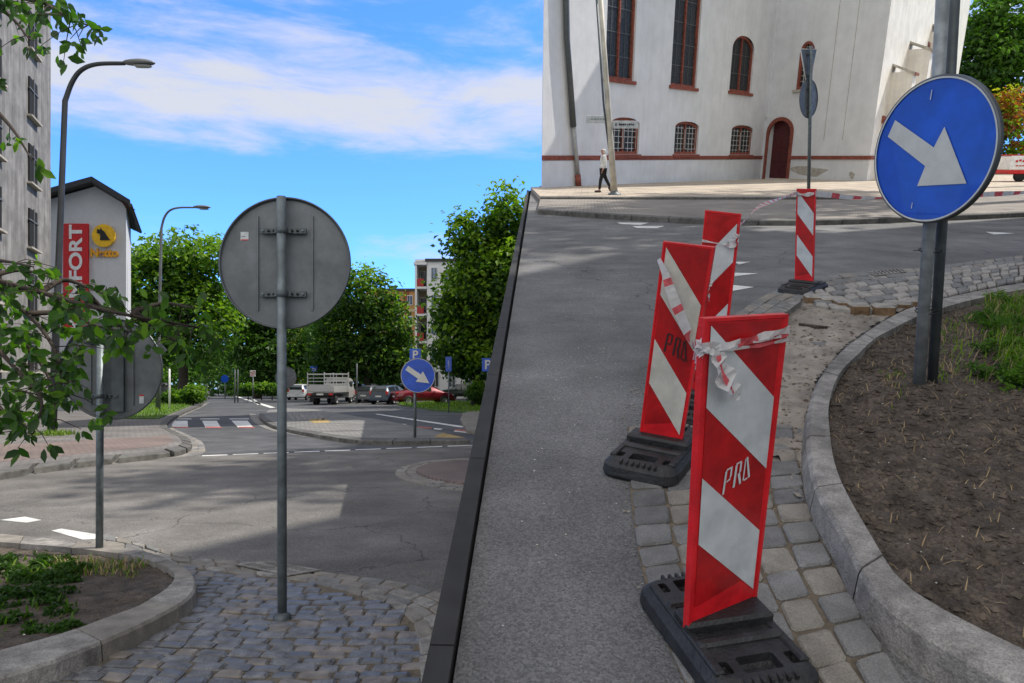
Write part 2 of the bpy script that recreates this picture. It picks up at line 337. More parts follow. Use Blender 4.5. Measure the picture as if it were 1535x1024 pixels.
def strip_stones(mb, A, B, rows, length, z0, z1, gap=.008, mats=(0,), bev=.008, jit=.004, stag=True, rowfr=None, tilt=.003):
    n = 240; A, la = resample(A, n); B, lb = resample(B, n)
    P = lambda t, f: A[min(n-1, max(0, int(t*(n-1))))].lerp(B[min(n-1, max(0, int(t*(n-1))))], f)
    W = (A[n//2]-B[n//2]).length
    for r in range(rows):
        f0, f1 = (r/rows, (r+1)/rows) if rowfr is None else (rowfr[r], rowfr[r+1])
        L = la*(1-(f0+f1)/2) + lb*(f0+f1)/2; k = max(1, int(L/length)); g = gap/max(W, .05)/2
        t = -RND.random()/k if stag else 0
        while t < 1:
            dt = (1 + RND.uniform(-.12, .12))/k; t0, t1 = max(0, t), min(1, t+dt)
            if t1 - t0 > .3/k:
                gt = gap/L/2
                def PP(tt, f):
                    x = tt*(n-1); i = min(n-2, int(x)); y = x-i
                    return A[i].lerp(A[i+1], y).lerp(B[i].lerp(B[i+1], y), f)
                stone(mb, [PP(t0+gt, f0+g), PP(t1-gt, f0+g), PP(t1-gt, f1-g), PP(t0+gt, f1-g)], z0, z1, bev, RND.choice(mats), jit, tilt)
            t += dt
def kerb(name, out, inn, z0, z1, seglen, mats, frame=I4, bev=.018, **kw):
    """kerb stones between an outer (street side) and an inner line"""
    n = 400; out, L = resample(out, n); inn, _ = resample(inn, n); mb = MB(); k = max(1, round(L/seglen))
    for s in range(k):
        i0, i1 = int(s*(n-1)/k), int((s+1)*(n-1)/k); ids = list(range(i0, i1+1, max(1, (i1-i0)//5)))
        if ids[-1] != i1: ids.append(i1)
        vs = []; dz = RND.uniform(-.003, .003)
        for q, i in enumerate(ids):
            a, b = out[i], inn[i]
            if q == 0: a = a.lerp(out[i+1], .004/max((out[i+1]-out[i]).length, .004)); b = b.lerp(inn[i+1], .004/max((inn[i+1]-inn[i]).length,.004))
            if q == len(ids)-1: a = a.lerp(out[i-1], .3); b = b.lerp(inn[i-1], .3)
            d = (b-a).normalized()
            for p, z in ((a-d*.012, z0), (a, z1-bev+dz), (a+d*bev, z1+dz), (b, z1+dz), (b, z0)): vs.append((p.x, p.y, z))
        fs = [(q*5+j, q*5+(j+1) % 5, q*5+5+(j+1) % 5, q*5+5+j) for q in range(len(ids)-1) for j in range(5)]
        e = (len(ids)-1)*5; fs += [(4,3,2,1,0), (e,e+1,e+2,e+3,e+4)]
        mb.add(vs, fs, s % len(mats) if isinstance(mats, list) else 0)
    return obj(name, mb, mats, M=frame, kind='structure', **kw)
def sheet(name, poly, z0, z1, m, frame=I4, parent=None, **kw):
    kw.setdefault('kind', 'structure')
    return obj(name, MB().prism(poly, z0, z1), m, M=frame, parent=parent, **kw)
def relief(name, poly, step, hfun, m, frame=I4, **kw):
    """ground of soil or sand: a bumpy grid cut to an outline"""
    xs = [p[0] for p in poly]; ys = [p[1] for p in poly]; x0, y0 = min(xs), min(ys)
    nx = int((max(xs)-x0)/step)+2; ny = int((max(ys)-y0)/step)+2; ids = {}; vs = []; fs = []; ms = []
    def vid(i, j):
        if (i, j) not in ids:
            x, y = x0+i*step, y0+j*step; ids[(i, j)] = len(vs); vs.append((x, y, hfun(x, y)))
        return ids[(i, j)]
    for i in range(nx):
        for j in range(ny):
            if inside((x0+(i+.5)*step, y0+(j+.5)*step), poly): fs.append((vid(i,j), vid(i+1,j), vid(i+1,j+1), vid(i,j+1)))
    mb = MB().add(vs, fs, 0, True); return obj(name, mb, m, M=frame, fix=False, **kw)
def fbm(x, y, s, o=3):
    t = 0; a = 1
    for k in range(o): t += a*noise.noise(Vector((x*s, y*s, 3.7*k))); s *= 2.1; a *= .5
    return t
def clods(mb, poly, n, hfun, size, m, flat=.6):
    xs = [p[0] for p in poly]; ys = [p[1] for p in poly]; k = 0; t = 0
    while k < n and t < n*20:
        t += 1; x, y = RND.uniform(min(xs), max(xs)), RND.uniform(min(ys), max(ys))
        if not inside((x, y), poly): continue
        k += 1; s = size*RND.uniform(.4, 1)**1.5; z = hfun(x, y); a = RND.random()*6; vs = []
        for px, py, pz in ((1,0,0),(0,1,0),(-1,0,0),(0,-1,0),(0,0,1),(0,0,-1)):
            r = s*RND.uniform(.6, 1.2); vs.append((x+r*(px*math.cos(a)-py*math.sin(a)), y+r*(px*math.sin(a)+py*math.cos(a)), z+pz*r*flat))
        mb.add(vs, [(0,1,4),(1,2,4),(2,3,4),(3,0,4),(1,0,5),(2,1,5),(3,2,5),(0,3,5)], RND.choice(m))
def blades(mb, poly, n, hfun, h, m, spread=.5, w=.006):
    xs = [p[0] for p in poly]; ys = [p[1] for p in poly]; k = 0; t = 0
    while k < n and t < n*20:
        t += 1; x, y = RND.uniform(min(xs), max(xs)), RND.uniform(min(ys), max(ys))
        if not inside((x, y), poly): continue
        k += 1; a = RND.random()*6.28; hh = h*RND.uniform(.4, 1.1); sx, sy = math.cos(a), math.sin(a); s = spread*RND.random()
        z = hfun(x, y); p = Vector((x, y, z)); q = p+Vector((sx*hh*s*.4, sy*hh*s*.4, hh*.65)); e = p+Vector((sx*hh*s, sy*hh*s, hh)); d = Vector((-sy, sx, 0))*w
        mb.add([p-d, p+d, q+d*.8, q-d*.8, e], [(0,1,2,3),(3,2,4)], RND.choice(m))

# ================================================================== LOWER STREET (left half)
G = lambda *pts, h=0.0: [lg(u, v, h) for u, v in pts]
edge_a, edge_b = rg(792, 290), rg(681, 980)                     # left rim of the hill street
edge_w = lambda b: edge_b + (edge_a-edge_b)*((b-edge_b.y)/(edge_a.y-edge_b.y))
obj('ground', MB().quad((-900,-200,-.02), (900,-200,-.02), (900,1500,-.02), (-900,1500,-.02)), M['grass'], kind='structure', fix=False)
road = G((-900,640),(-900,2200),(2200,2200),(1800,640),(900,592),(560,590),(420,589),(330,579.6),(312,579.6),(305,604),(270,632),(286,675),(40,712),(-200,735))
road = [Vector((-30,-8,0)), Vector((30,-8,0)), Vector((60,50,0)), Vector((60,110,0)), lg(640,590), lg(480,590), lg(400,589), lg(345,580), lg(317,580), lg(300,606), lg(262,622), lg(235,640), lg(-100,700), Vector((-30,9,0))]
sheet('road', road, -.015, 0, M['asph'])
M['asph3'] = mat('asphalt_shaded', (.085,.087,.092), .85, crack=.5, var=.2, vs=1.1, bump=.6, bs=120, speck=.3, ss=110, dirt=.3)  # darker, bluish copy of the asphalt: shade painted into the far road
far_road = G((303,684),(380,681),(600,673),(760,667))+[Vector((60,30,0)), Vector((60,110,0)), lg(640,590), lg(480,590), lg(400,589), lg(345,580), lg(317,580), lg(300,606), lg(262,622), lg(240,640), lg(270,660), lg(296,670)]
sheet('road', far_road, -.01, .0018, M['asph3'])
# pavement on the left with its rounded corner
kt = smooth(G((-160,735),(37,703),(104,694),(156,688),(216,682),(262,677),(284,670),(287,663),(281,655),(262,646),(251,639),(255,630),(275,618),(297,609),(306,603),(316,592),(322,584), h=.12), 8)
ki = smooth(G((-160,722),(37,696),(104,688),(156,682.5),(216,677),(252,671),(270,666),(272,660),(265,653),(250,645),(240,638.5),(246,629),(268,617),(291,608),(301,602),(312,591.5),(318.5,584), h=.12), 8)
kerb('kerb', kt, ki, 0, .12, 1.0, [M['kerbd'], M['kerbd']])
gw = smooth(G((-160,748),(37,712),(104,701),(156,695),(216,690),(275,686),(305,680),(307,670),(300,661),(279,651),(258,640),(265,629),(286,618),(306,609),(314,603)), 8)
gmb = MB(); strip_stones(gmb, gw, kt[:len(gw)], 2, .5, -.01, .012, .012, (0,1,2), .004, .006)
obj('gutter_stones', gmb, [M['paver3'], M['paver'], M['kerb']], kind='structure')
pv = [Vector((p.x, p.y, 0)) for p in ki] + [Vector((-90, ki[-1].y, 0)), Vector((-60, 9, 0))]
sheet('pavement', pv, 0, .112, M['pavl'])
red = G((-100,668),(60,664),(150,658),(215,655),(250,652),(262,660),(245,668),(160,676),(40,688),(-120,705), h=.12)
sheet('pavement_red_band', red, .11, .1165, M['pavr'])
vg = G((150,626),(200,628),(238,628),(252,622),(268,615.5),(288,607.5),(298,602),(300,597),(240,596),(130,600), h=.12)
sheet('grass_verge', vg, .10, .15, M['grass'])
mb = MB(); blades(mb, vg, 5200, lambda x, y: .15, .17, (0,0,1), .8, .02)
obj('verge_grass', mb, [M['blade'], M['l3']], label='bright green grass on the verge beside the left kerb', cat='grass', kind='stuff', fix=False)

# splitter island
io = smooth(G((389,619),(391,627),(408,637),(431,643),(474,651),(530,659),(582,660.5),(640,660.5),(705,660), h=.12), 8)
ii = smooth(G((396,620),(399,626),(414,634.5),(436,640),(478,647.5),(532,655),(584,656.5),(640,656.5),(697,656.5), h=.12), 8)
kerb('kerb', io, ii, 0, .12, 1.0, [M['kerbd'], M['kerbd']])
isl = [Vector((p.x, p.y, 0)) for p in ii] + G((664,648),(582,631),(496,618),(470,613),(431,612),(404,614), h=.12)
sheet('traffic_island', isl, 0, .114, M['pavs'])
fo = smooth(G((374,620),(378,631),(398,643),(428,650),(474,658),(530,666),(582,667.5),(640,667.5),(705,667)), 8)
gmb = MB(); strip_stones(gmb, fo, io, 1, .5, -.01, .012, .012, (0,1,2), .004, .006)
obj('gutter_stones', gmb, [M['paver3'], M['paver'], M['kerb']], kind='structure')
sheet('tactile_paving', G((461,629),(486,627),(497,633),(470,634), h=.12), .11, .118, M['yelp'])
mb = MB()
for k in range(6):
    u = 431+k*9; mb.prism(G((u,620),(u+4,620),(u+11,629),(u+7,629), h=.12), .11, .118)
obj('tactile_paving', mb, M['kerb'], kind='structure')
mb = MB().prism(G((650,655),(690,657),(697,656),(664,648.5), h=.12), .11, .118); obj('tactile_paving', mb, M['yelp'], kind='structure')
# small round island on the right
o2 = smooth(G((760,744),(698,737),(650,731),(624,726),(600,718),(592,710),(600,702),(624,695),(656,690.5),(708,688),(760,689)), 8)
m2 = smooth(G((760,733),(701,729),(665,724),(640,718),(626,711),(624,707),(632,702),(650,697),(676,694),(708,692.5),(760,693)), 8)
gmb = MB(); strip_stones(gmb, o2, m2, 2, .3, -.01, .02, .012, (0,1,1), .005, .006)
obj('island_rim_stones', gmb, [M['kerb'], M['paver3']], kind='structure')
sheet('traffic_island', [Vector((p.x, p.y, 0)) for p in m2], 0, .05, M['pavr'])
# far right verge and parking kerb
sheet('pavement', G((690,632),(694,622),(712,618),(900,618),(900,655),(700,650)), 0, .10, M['paver3'])
vg2 = G((596,607.5),(650,604),(860,604),(860,621),(720,621),(650,616))
sheet('grass_verge', vg2, 0, .09, M['grass']); mb = MB(); blades(mb, vg2, 5000, lambda x, y: .08, .20, (0,0,1), .8, .03)
obj('verge_grass', mb, [M['blade'], M['l3']], label='sunlit lawn strip in front of the maroon car', cat='grass', kind='stuff', fix=False)
sheet('grass_verge', G((335,585.2),(420,590.5),(470,590.5),(460,586),(350,583)), 0, .1, M['grass'])

# painted markings of the lower street
mk = MB()
def L4(a, b, c, d): mk.prism(G(a, b, c, d), .003, .0045)
for a in (((258,629.5),(281,629.5),(282,641),(257,641)), ((303,629.5),(325,629.5),(331,641),(308,641)), ((347,629.5),(371,629.5),(380,641),(357,641))):
    L4(*[(u, v+1.4) for u, v in a[:2]], *a[2:]); 
for u0, u1 in ((254,287),(300,329),(344,373)): L4((u0,627.6),(u1,627.6),(u1,628.6),(u0,628.6))
for k in range(9):
    u = 303+k*46; v = 683.3-k*1.8; L4((u,v-.3),(u+38,v-1.7),(u+38,v-.7),(u,v+.7))
for a in (((337,589.5),(341,589.5),(413,611),(405,611.5)), ((376,597),(379,597),(392,606),(386,607)), ((37,775),(62,780),(40,784),(0,780)), ((92,793),(180,807),(124,809.5),(77,796)),
          ((562,621),(566,620.5),(700,640),(690,640.8)), ((520,631.5),(536,633),(532,635.5),(518,633)), ((568,633),(610,636),(602,637.5),(566,635)), ((560,639),(582,640.5),(578,642),(555,640.5)), ((651,642),(664,643),(660,644.5),(650,643.5)), ((682,645.5),(704,648),(700,649),(680,647))): L4(*a)
obj('road_marking', mk, M['white'], kind='structure')
mk = MB()
for a in (((257,640),(282,640),(283,641.6),(256,641.6)), ((308,640),(331,640),(333,641.6),(309,641.6)), ((357,640),(380,640),(383,641.6),(359,641.6)), ((544,637),(560,639),(556,640.5),(543,639)), ((627,639.5),(648,641.5),(646,643),(625,641)), ((682,643.5),(712,646),(710,647.5),(682,645.5))): mk.prism(G(*a), .006, .0075)
obj('road_marking', mk, M['redp'], kind='structure')

# near planting bed
ko = smooth(G((-120,790),(-40,796),(37,803),(89,808),(156,817),(208,823),(253,838),(282,852),(294,868),(290,888),(270,905),(240,921),(215,934),(160,958),(80,990),(-60,1030), h=.13), 8)
kn = smooth(G((-120,805),(-40,810),(37,815),(89,819),(152,826),(198,833),(238,845),(258,856),(262,866),(254,878),(240,889),(225,898),(205,909),(160,925),(90,950),(-60,990), h=.13), 8)
kerb('kerb', ko, kn, 0, .13, .75, [M['kerb'], M['paver3']])
bed = [(p.x, p.y) for p in kn]+[(-9,2.2),(-9,9)]
hb = lambda x, y: .085+.022*fbm(x, y, 2.2)+.012*fbm(x, y, 14, 2)
relief('soil', bed, .035, hb, M['soil'], kind='structure')
mb = MB(); clods(mb, bed, 2600, hb, .022, (0,0,0,1)); clods(mb, bed, 130, hb, .013, (2,))
obj('soil_clods', mb, [M['soil'], M['soil2'], M['peb']], label='dark crumbly soil and pebbles in the left kerbed bed', cat='soil', kind='stuff')
def inpoly(pts, h=.1): return [(p.x, p.y) for p in G(*pts, h=h)]
mb = MB(); blades(mb, inpoly([(-30,838),(110,838),(128,852),(60,868),(-30,872)]), 110, hb, .08, (0,1,1), 1.6, .010); blades(mb, inpoly([(60,835),(230,842),(200,862),(100,858)]), 420, hb, .07, (0,2), 1.4, .005); blades(mb, inpoly([(-30,885),(110,890),(110,935),(-30,960)]), 60, hb, .07, (1,1,0), 1.2, .009)
obj('weeds', mb, [M['blade'], M['l2'], M['straw']], label='low green weeds and dry stalks in the left kerbed bed', cat='weeds', kind='stuff', fix=False)

lx = []; Rb = random.Random(3)
for k in range(46):
    u, v = (Rb.uniform(-30,120), Rb.uniform(838,872)) if k < 30 else (Rb.uniform(-20,110), Rb.uniform(885,940)); p = lg(u, v, .1); lx.append((p.x, p.y, .10, .07, .06, .045))
GROUND_COVER = lx
# cobbles beside it, with the paver band and drain grate
band_o = smooth(G((150,800),(215,817),(268,833),(320,840),(380,846),(470,858),(550,868),(620,880),(680,900),(740,940),(800,1010)), 8)
band_i = smooth(G((120,830),(200,834),(262,850),(318,858),(380,865),(450,874),(520,890),(580,904),(622,925),(648,960),(660,1040)), 8)
mb = MB(); strip_stones(mb, band_o, band_i, 3, .26, -.01, .018, .012, (0,1,2,0), .006, .010)
ringi = smooth(G((520,893),(570,907),(606,925),(625,955),(630,1040)), 8); ringo = smooth(G((520,884),(582,899),(630,925),(652,955),(664,1040)), 8)
strip_stones(mb, ringo, ringi, 1, .3, -.01, .030, .01, (0,2), .006, .006)
obj('paver_band', mb, [M['paver3'], M['paver'], M['kerb']], kind='structure')
jp = [(p.x, p.y) for p in band_o[6:]] + [(p.x, p.y) for p in G((800,1400),(-200,1400),(-100,1000),(240,930),(285,890),(290,850))]
obj('joint_bed', MB().prism(jp, .002, .012), M['joint'], kind='structure')
cp = [(p.x, p.y) for p in smooth(G((262,852),(318,862),(380,868),(450,877),(520,895),(572,910),(606,928),(622,958),(628,1040)), 6)] + [(p.x, p.y) for p in G((628,1300),(-150,1300),(40,1040),(215,962),(272,930),(300,893))]
mb = MB(); y = 2.6; r = 0
while y < 6.9:
    h_ = RND.uniform(.098, .125); x = -3.6 + RND.random()*.1
    while x < .3:
        w_ = RND.uniform(.12, .20); cx, cy = x+w_/2, y+h_/2
        cyy = cy + .05*math.sin(cx*1.9+.6) + .012*math.sin(r*2.1+cx*4)
        if inside((cx, cyy), cp):
            sk = .03*math.cos(cx*1.9)
            q = [Vector((x+.004, cyy-h_/2+.004-sk*.5, 0)), Vector((x+w_-.004, cyy-h_/2+.004+sk*.5, 0)), Vector((x+w_-.004, cyy+h_/2-.004+sk*.5, 0)), Vector((x+.004, cyy+h_/2-.004-sk*.5, 0))]
            stone(mb, q, -.01, .026, .009, RND.choice((0,0,0,1,2,2)), .008, .004)
        x += w_
    y += h_; r += 1
obj('cobblestones', mb, [M['cob'], M['cob2'], M['cob3']], kind='structure')
def grate(name, corners, z, frame, label, slots=9):
    a, b, c, d = [Vector((p.x, p.y, z)) for p in corners]
    t = thing(name, T((a+c)/2, 0, frame), label, 'drain grate'); o = (a+c)/2
    a, b, c, d = a-o, b-o, c-o, d-o; up = Vector((0,0,.012)); P = lambda s, r: a.lerp(b, s).lerp(d.lerp(c, s), r)
    obj('pit', MB().quad(a+up*.2, b+up*.2, c+up*.2, d+up*.2), M['hole'], t, fix=False)
    mb = MB(); e = .05
    def bar(s0, s1, r0, r1):
        q = [P(s0,r0), P(s1,r0), P(s1,r1), P(s0,r1)]; mb.add([p+up*.3 for p in q]+[p+up for p in q], [(0,1,5,4),(1,2,6,5),(2,3,7,6),(3,0,4,7),(4,5,6,7)])
    bar(0,1,0,.10); bar(0,1,.9,1); bar(0,e,.10,.90); bar(1-e,1,.10,.90); bar(e,1-e,.47,.53)
    for k in range(slots):
        s = e + (1-2*e)*(k+.5)/slots; w = (1-2*e)/slots*.24; bar(s-w, s+w, .1, .47); bar(s-w, s+w, .53, .9)
    obj('bars', mb, M['kerb'], t); return t
grate('drain_grate', G((352,851),(432,868),(482,860),(402,846)), .022, I4, 'slotted drain grate in the light paver band behind the tall grey sign post', 12)

# ================================================================== HILL STREET (right half)
R = lambda *pts, c=0.0: [rg(u, v, c) for u, v in pts]
fac_A, fac_B, fac_C = rg(812,281.5,.17), rg(1139,266.8,.17), rg(1299,271.5,.17); fac_D = rg(1412,260.5,.17)
back = edge_w(fac_A.y+1.0)
p0 = edge_w(-1.5); far = [Vector((52,-1.5,0)), Vector((60,95,0)), Vector((9.5,95,0)), Vector((6.5,60,0)), Vector((fac_A.x+.8, fac_A.y+12, 0)), Vector((back.x+.1, back.y, 0))]
hill = [p0, *far]
obj('hill_road', MB().prism([(p.x, p.y) for p in hill], -.25, 0), M['asph2'], M=MR, kind='structure')
# the retaining wall that carries the rim of the hill street
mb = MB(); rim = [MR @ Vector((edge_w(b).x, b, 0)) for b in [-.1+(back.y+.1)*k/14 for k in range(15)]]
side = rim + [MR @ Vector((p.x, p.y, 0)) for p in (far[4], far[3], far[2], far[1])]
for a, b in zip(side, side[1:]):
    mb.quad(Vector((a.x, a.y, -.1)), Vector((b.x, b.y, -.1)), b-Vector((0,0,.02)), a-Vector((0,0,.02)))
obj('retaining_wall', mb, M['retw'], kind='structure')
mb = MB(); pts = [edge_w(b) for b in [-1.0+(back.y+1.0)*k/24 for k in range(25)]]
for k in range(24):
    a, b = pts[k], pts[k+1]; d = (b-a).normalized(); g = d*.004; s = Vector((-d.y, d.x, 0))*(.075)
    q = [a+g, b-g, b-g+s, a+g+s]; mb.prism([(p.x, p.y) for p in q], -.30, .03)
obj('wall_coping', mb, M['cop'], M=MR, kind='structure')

# kerb of the right planting bed
Ko = smooth(R((1640,412),(1535,424),(1450,439),(1368,460),(1328,479),(1294,500),(1267,519),(1243,545),(1223,574),(1212,609),(1209,650),(1212,690),(1224,736),(1256,791),(1303,879),(1356,926),(1430,975),(1560,1040), c=.13), 8)
Ki = smooth(R((1640,421),(1535,434),(1455,450),(1385,471),(1340,492),(1308,510),(1284,533),(1262,555),(1250,577),(1242,612),(1244,650),(1250,690),(1265,731),(1298,790),(1344,863),(1385,895),(1438,926),(1560,985), c=.13), 8)
kerb('kerb', Ko, Ki, 0, .13, .62, [M['kerb'], M['kerb']], MR)
bedR = [(p.x, p.y) for p in Ki]+[(9,.8),(9,9)]
xmax = lambda: 0
bedR = [(p.x, p.y) for p in Ki]+[(6,1.2),(7,7.0)]
hR_ = lambda x, y: .085+.03*fbm(x, y, 1.8)+.028*fbm(x, y, 9, 3)
relief('soil', bedR, .028, hR_, M['soil'], MR, kind='structure')
mb = MB(); near = [(p.x, p.y) for p in R((1242,612),(1250,577),(1308,510),(1400,470),(1560,440),(1560,985),(1438,926),(1344,863),(1265,731), c=.1)]
clods(mb, near, 6500, hR_, .026, (0,0,0,1)); clods(mb, near, 500, hR_, .038, (0,0,1), .5); clods(mb, near, 420, hR_, .006, (2,)); 
obj('soil_clods', mb, [M['soil'], M['soil2'], M['peb']], M=MR, label='dark clumpy earth with small pale stones in the right kerbed bed', cat='soil', kind='stuff')
mb = MB(); wp = lambda *p: [(q.x, q.y) for q in R(*p, c=.1)]
blades(mb, wp((1475,455),(1600,440),(1600,600),(1500,560)), 1800, hR_, .17, (0,0,1,2), 1.1, .0035)
blades(mb, wp((1400,480),(1480,470),(1490,570),(1400,580)), 260, hR_, .09, (0,1,2), 1.3, .004)
blades(mb, wp((1310,560),(1350,545),(1370,600),(1330,610)), 60, hR_, .05, (0,2), 1.3, .004)
blades(mb, near, 900, hR_, .035, (2,2,3), 2.5, .0025)
obj('weeds', mb, [M['blade'], M['l3'], M['straw'], M['soil2']], M=MR, label='tuft of bright green grass and straws behind the blue arrow sign', cat='weeds', kind='stuff', fix=False)

# asphalt edge and paver rows in front of the kerb
Al = smooth(R((941,640),(942,690),(947,760),(957,830),(975,900),(1010,990),(1060,1100),(1120,1250)), 8)
Bl = smooth(R((1188,640),(1197,690),(1210,752),(1232,810),(1262,870),(1296,932),(1345,1010),(1420,1120)), 8)
mb = MB(); strip_stones(mb, Al, Bl, 5, .155, -.01, .016, .012, (0,0,1,2), .006, .006)
obj('pavers', mb, [M['paver'], M['paver2'], M['paver3']], M=MR, kind='structure')
obj('joint_bed', MB().prism([(p.x, p.y) for p in Al]+[(p.x, p.y) for p in reversed(Bl)], .002, .005), M['joint'], M=MR, kind='structure')
Ug = smooth(R((1060,500),(1100,474),(1165,437),(1260,413),(1380,403),(1535,384),(1640,372)), 8)
Ui = smooth(R((1105,508),(1140,490),(1200,452),(1275,432),(1390,419),(1535,399),(1640,387)), 8)
mb = MB(); strip_stones(mb, Ug, Ui, 3, .26, -.02, .02, .01, (0,0,1,2), .005, .006)
obj('paver_band', mb, [M['paver'], M['kerb'], M['paver3']], M=MR, kind='structure')
# raised edge stones at the end of the dug-out part
ks = smooth(R((1106,508),(1141,490),(1170,471),(1206,448), c=.02), 6)
kj = smooth(R((1116,512),(1152,494),(1181,475),(1210,453), c=.02), 6)
# light cobbles
lc = [(p.x, p.y) for p in R((1207,446),(1280,431),(1390,418),(1535,398),(1640,386),(1640,414),(1535,425),(1450,440),(1395,453),(1378,452),(1345,447),(1310,447),(1275,452),(1243,446))]
obj('joint_bed', MB().prism(lc, -.02, .02), M['joint'], M=MR, kind='structure')
mb = MB(); La = smooth(R((1207,447),(1280,432),(1390,419),(1535,399),(1640,387)), 8); Lb = smooth(R((1222,466),(1290,474),(1375,462),(1535,428),(1640,414)), 8)
n0 = len(mb.v); strip_stones(mb, La, Lb, 5, .22, 0, .07, .016, (0,0,1), .014, .007, tilt=.004)
obj('cobblestones', mb, [M['cobl'], M['paver']], M=MR, kind='structure')
mb = MB()                                                        # the broken front row, its brown flanks showing
for u0, v0, u1, v1, dz in ((1207,447,1232,455,0),(1233,449,1256,458,0),(1256,455,1279,466,.01),(1277,460,1304,474,.02),(1311,462,1342,473,.01),(1346,455,1366,466,0),(1367,453,1379,459,0)):
    a, b = rg(u0, v0, .06), rg(u1, v1-4, .06); d = (b-a); d.z = 0; s = Vector((-d.y, d.x, 0)).normalized()*.17
    c = (a+b)/2; L_ = (rg(u1, v0, .06)-rg(u0, v0, .06)).length*.96; ang = RND.uniform(-.15, .1)
    q = [Vector((-L_/2,-.02,0)), Vector((L_/2,-.02,0)), Vector((L_/2*.9,.15,0)), Vector((-L_/2*.9,.15,0))]
    q = [c + Matrix.Rotation(ang, 3, 'Z') @ p for p in q]
    n_ = len(mb.m); stone(mb, q, -.08, .092+dz, .018, 0, .012, .006)
    for k in range(n_, len(mb.m)-1): mb.m[k] = 1 if (k-n_) < 8 else 0
obj('cobblestones', mb, [M['cobl'], M['cobs']], M=MR, kind='structure')
mb = MB()
for k in range(4):
    i = k*4; a, b, c, d = ks[i], ks[min(i+4, len(ks)-1)], kj[min(i+4, len(kj)-1)], kj[i]
    e = (b-a)*.03
    mb.prism([(p.x, p.y) for p in (a+e, b-e, c-e, d+e)], -.05, .085)
obj('kerb', mb, M['kerb'], M=MR, kind='structure')
# sand of the dug-out part
sp = [(p.x, p.y) for p in R((1210,452),(1290,470),(1372,462),(1330,477),(1268,518),(1224,573),(1209,620),(1203,690),(1196,760),(1180,700),(1110,668),(1035,655),(990,600),(985,560),(1020,520),(1060,500),(1112,514),(1150,496),(1180,477))]
hs = lambda x, y: .018+.024*fbm(x, y, 2.5)+.020*fbm(x, y, 9, 3)
relief('sand', sp, .025, hs, M['sand'], MR, kind='structure')
mb = MB(); clods(mb, sp, 1500, hs, .026, (0,0,0,1), .45); 
a = rg(1198,486,.03); mb.tube([a, rg(1222,490,.035), rg(1240,491,.03)], [.012,.018,.012], 8, 2)
obj('sand_clods', mb, [M['sand'], M['soil2'], M['soil']], M=MR, label='sandy rubble in the dug-out strip beside the kerb', cat='sand', kind='stuff')
dust = [(p.x, p.y) for p in R((925,640),(950,560),(985,520),(1030,505),(1040,600),(960,700),(945,760),(958,830),(975,900),(1005,975),(990,975),(955,900),(938,830),(930,740))]
mb = MB(); clods(mb, dust, 900, lambda x, y: .004, .010, (0,1), .4); clods(mb, [(p.x,p.y) for p in R((745,960),(930,960),(940,400),(850,400))], 500, lambda x, y: .002, .007, (1,2), .5)
obj('gravel', mb, [M['sand'], M['paver'], M['peb']], M=MR, label='loose grit scattered on the hill asphalt beside the pavers', cat='gravel', kind='stuff')
grate('drain_grate', R((1300,411),(1350,405.5),(1358,411),(1311,417)), .021, MR, 'small slotted drain grate in the paver row near the blue arrow sign', 8)

# far side: strip and walk in front of the white building
k1o = smooth(R((700,311),(806,314.5),(850,317),(910,321),(980,325),(1054,328),(1150,330),(1250,329),(1350,326),(1500,320),(1640,313), c=.12), 6)
k1i = smooth(R((700,309.5),(806,313),(850,315.5),(910,319.5),(980,323),(1054,326),(1150,328),(1250,327),(1350,324),(1500,318),(1640,311), c=.12), 6)
k2o = smooth(R((760,295.5),(860,295.6),(960,296),(1060,296.2),(1160,296.2),(1250,296),(1350,295),(1500,289),(1640,284), c=.18), 6)
k2i = smooth(R((760,294),(860,294.4),(960,294.6),(1060,294.8),(1160,294.8),(1250,294.6),(1350,293.6),(1500,287.8),(1640,283), c=.18), 6)
def cut(L): return [p for p in L if p.x > edge_w(p.y).x+.15]
k1o, k1i, k2o, k2i = cut(k1o), cut(k1i), cut(k2o), cut(k2i)
kerb('kerb', k1o, k1i, 0, .12, 1.0, [M['kerbd'], M['kerbd']], MR)
kerb('kerb', k2o, k2i, .1, .18, 1.0, [M['kerbd'], M['kerbd']], MR)
m = min(len(k1i), len(k2o))
st = [(p.x, p.y) for p in k1i]+[(p.x, p.y) for p in reversed(k2o)]
sheet('far_pavement', st, 0, .115, M['pavg'], MR)
st = [(p.x, p.y) for p in k2i]+[(55,80),(edge_w(fac_A.y).x+.1, fac_A.y+.5)]
sheet('far_pavement', st, .02, .175, M['pavw'], MR)
mk = MB()
for a in (((925,334),(972,334.5),(960,337.5),(930,336)), ((948,339.5),(996,339),(985,342.5),(955,342)), ((1100,393),(1124,393),(1108,397)), ((1100,409.5),(1136,410.5),(1100,415)), ((1098,428),(1130,431),(1097,437)), ((1478,348),(1520,350),(1490,352)), ((700,500),(700,500),(700,500))):
    if len(a) == 4 or a[0][0] != 700: mk.prism([(p.x, p.y) for p in R(*a)], .003, .006)
obj('road_marking', mk, M['white'], M=MR, kind='structure')

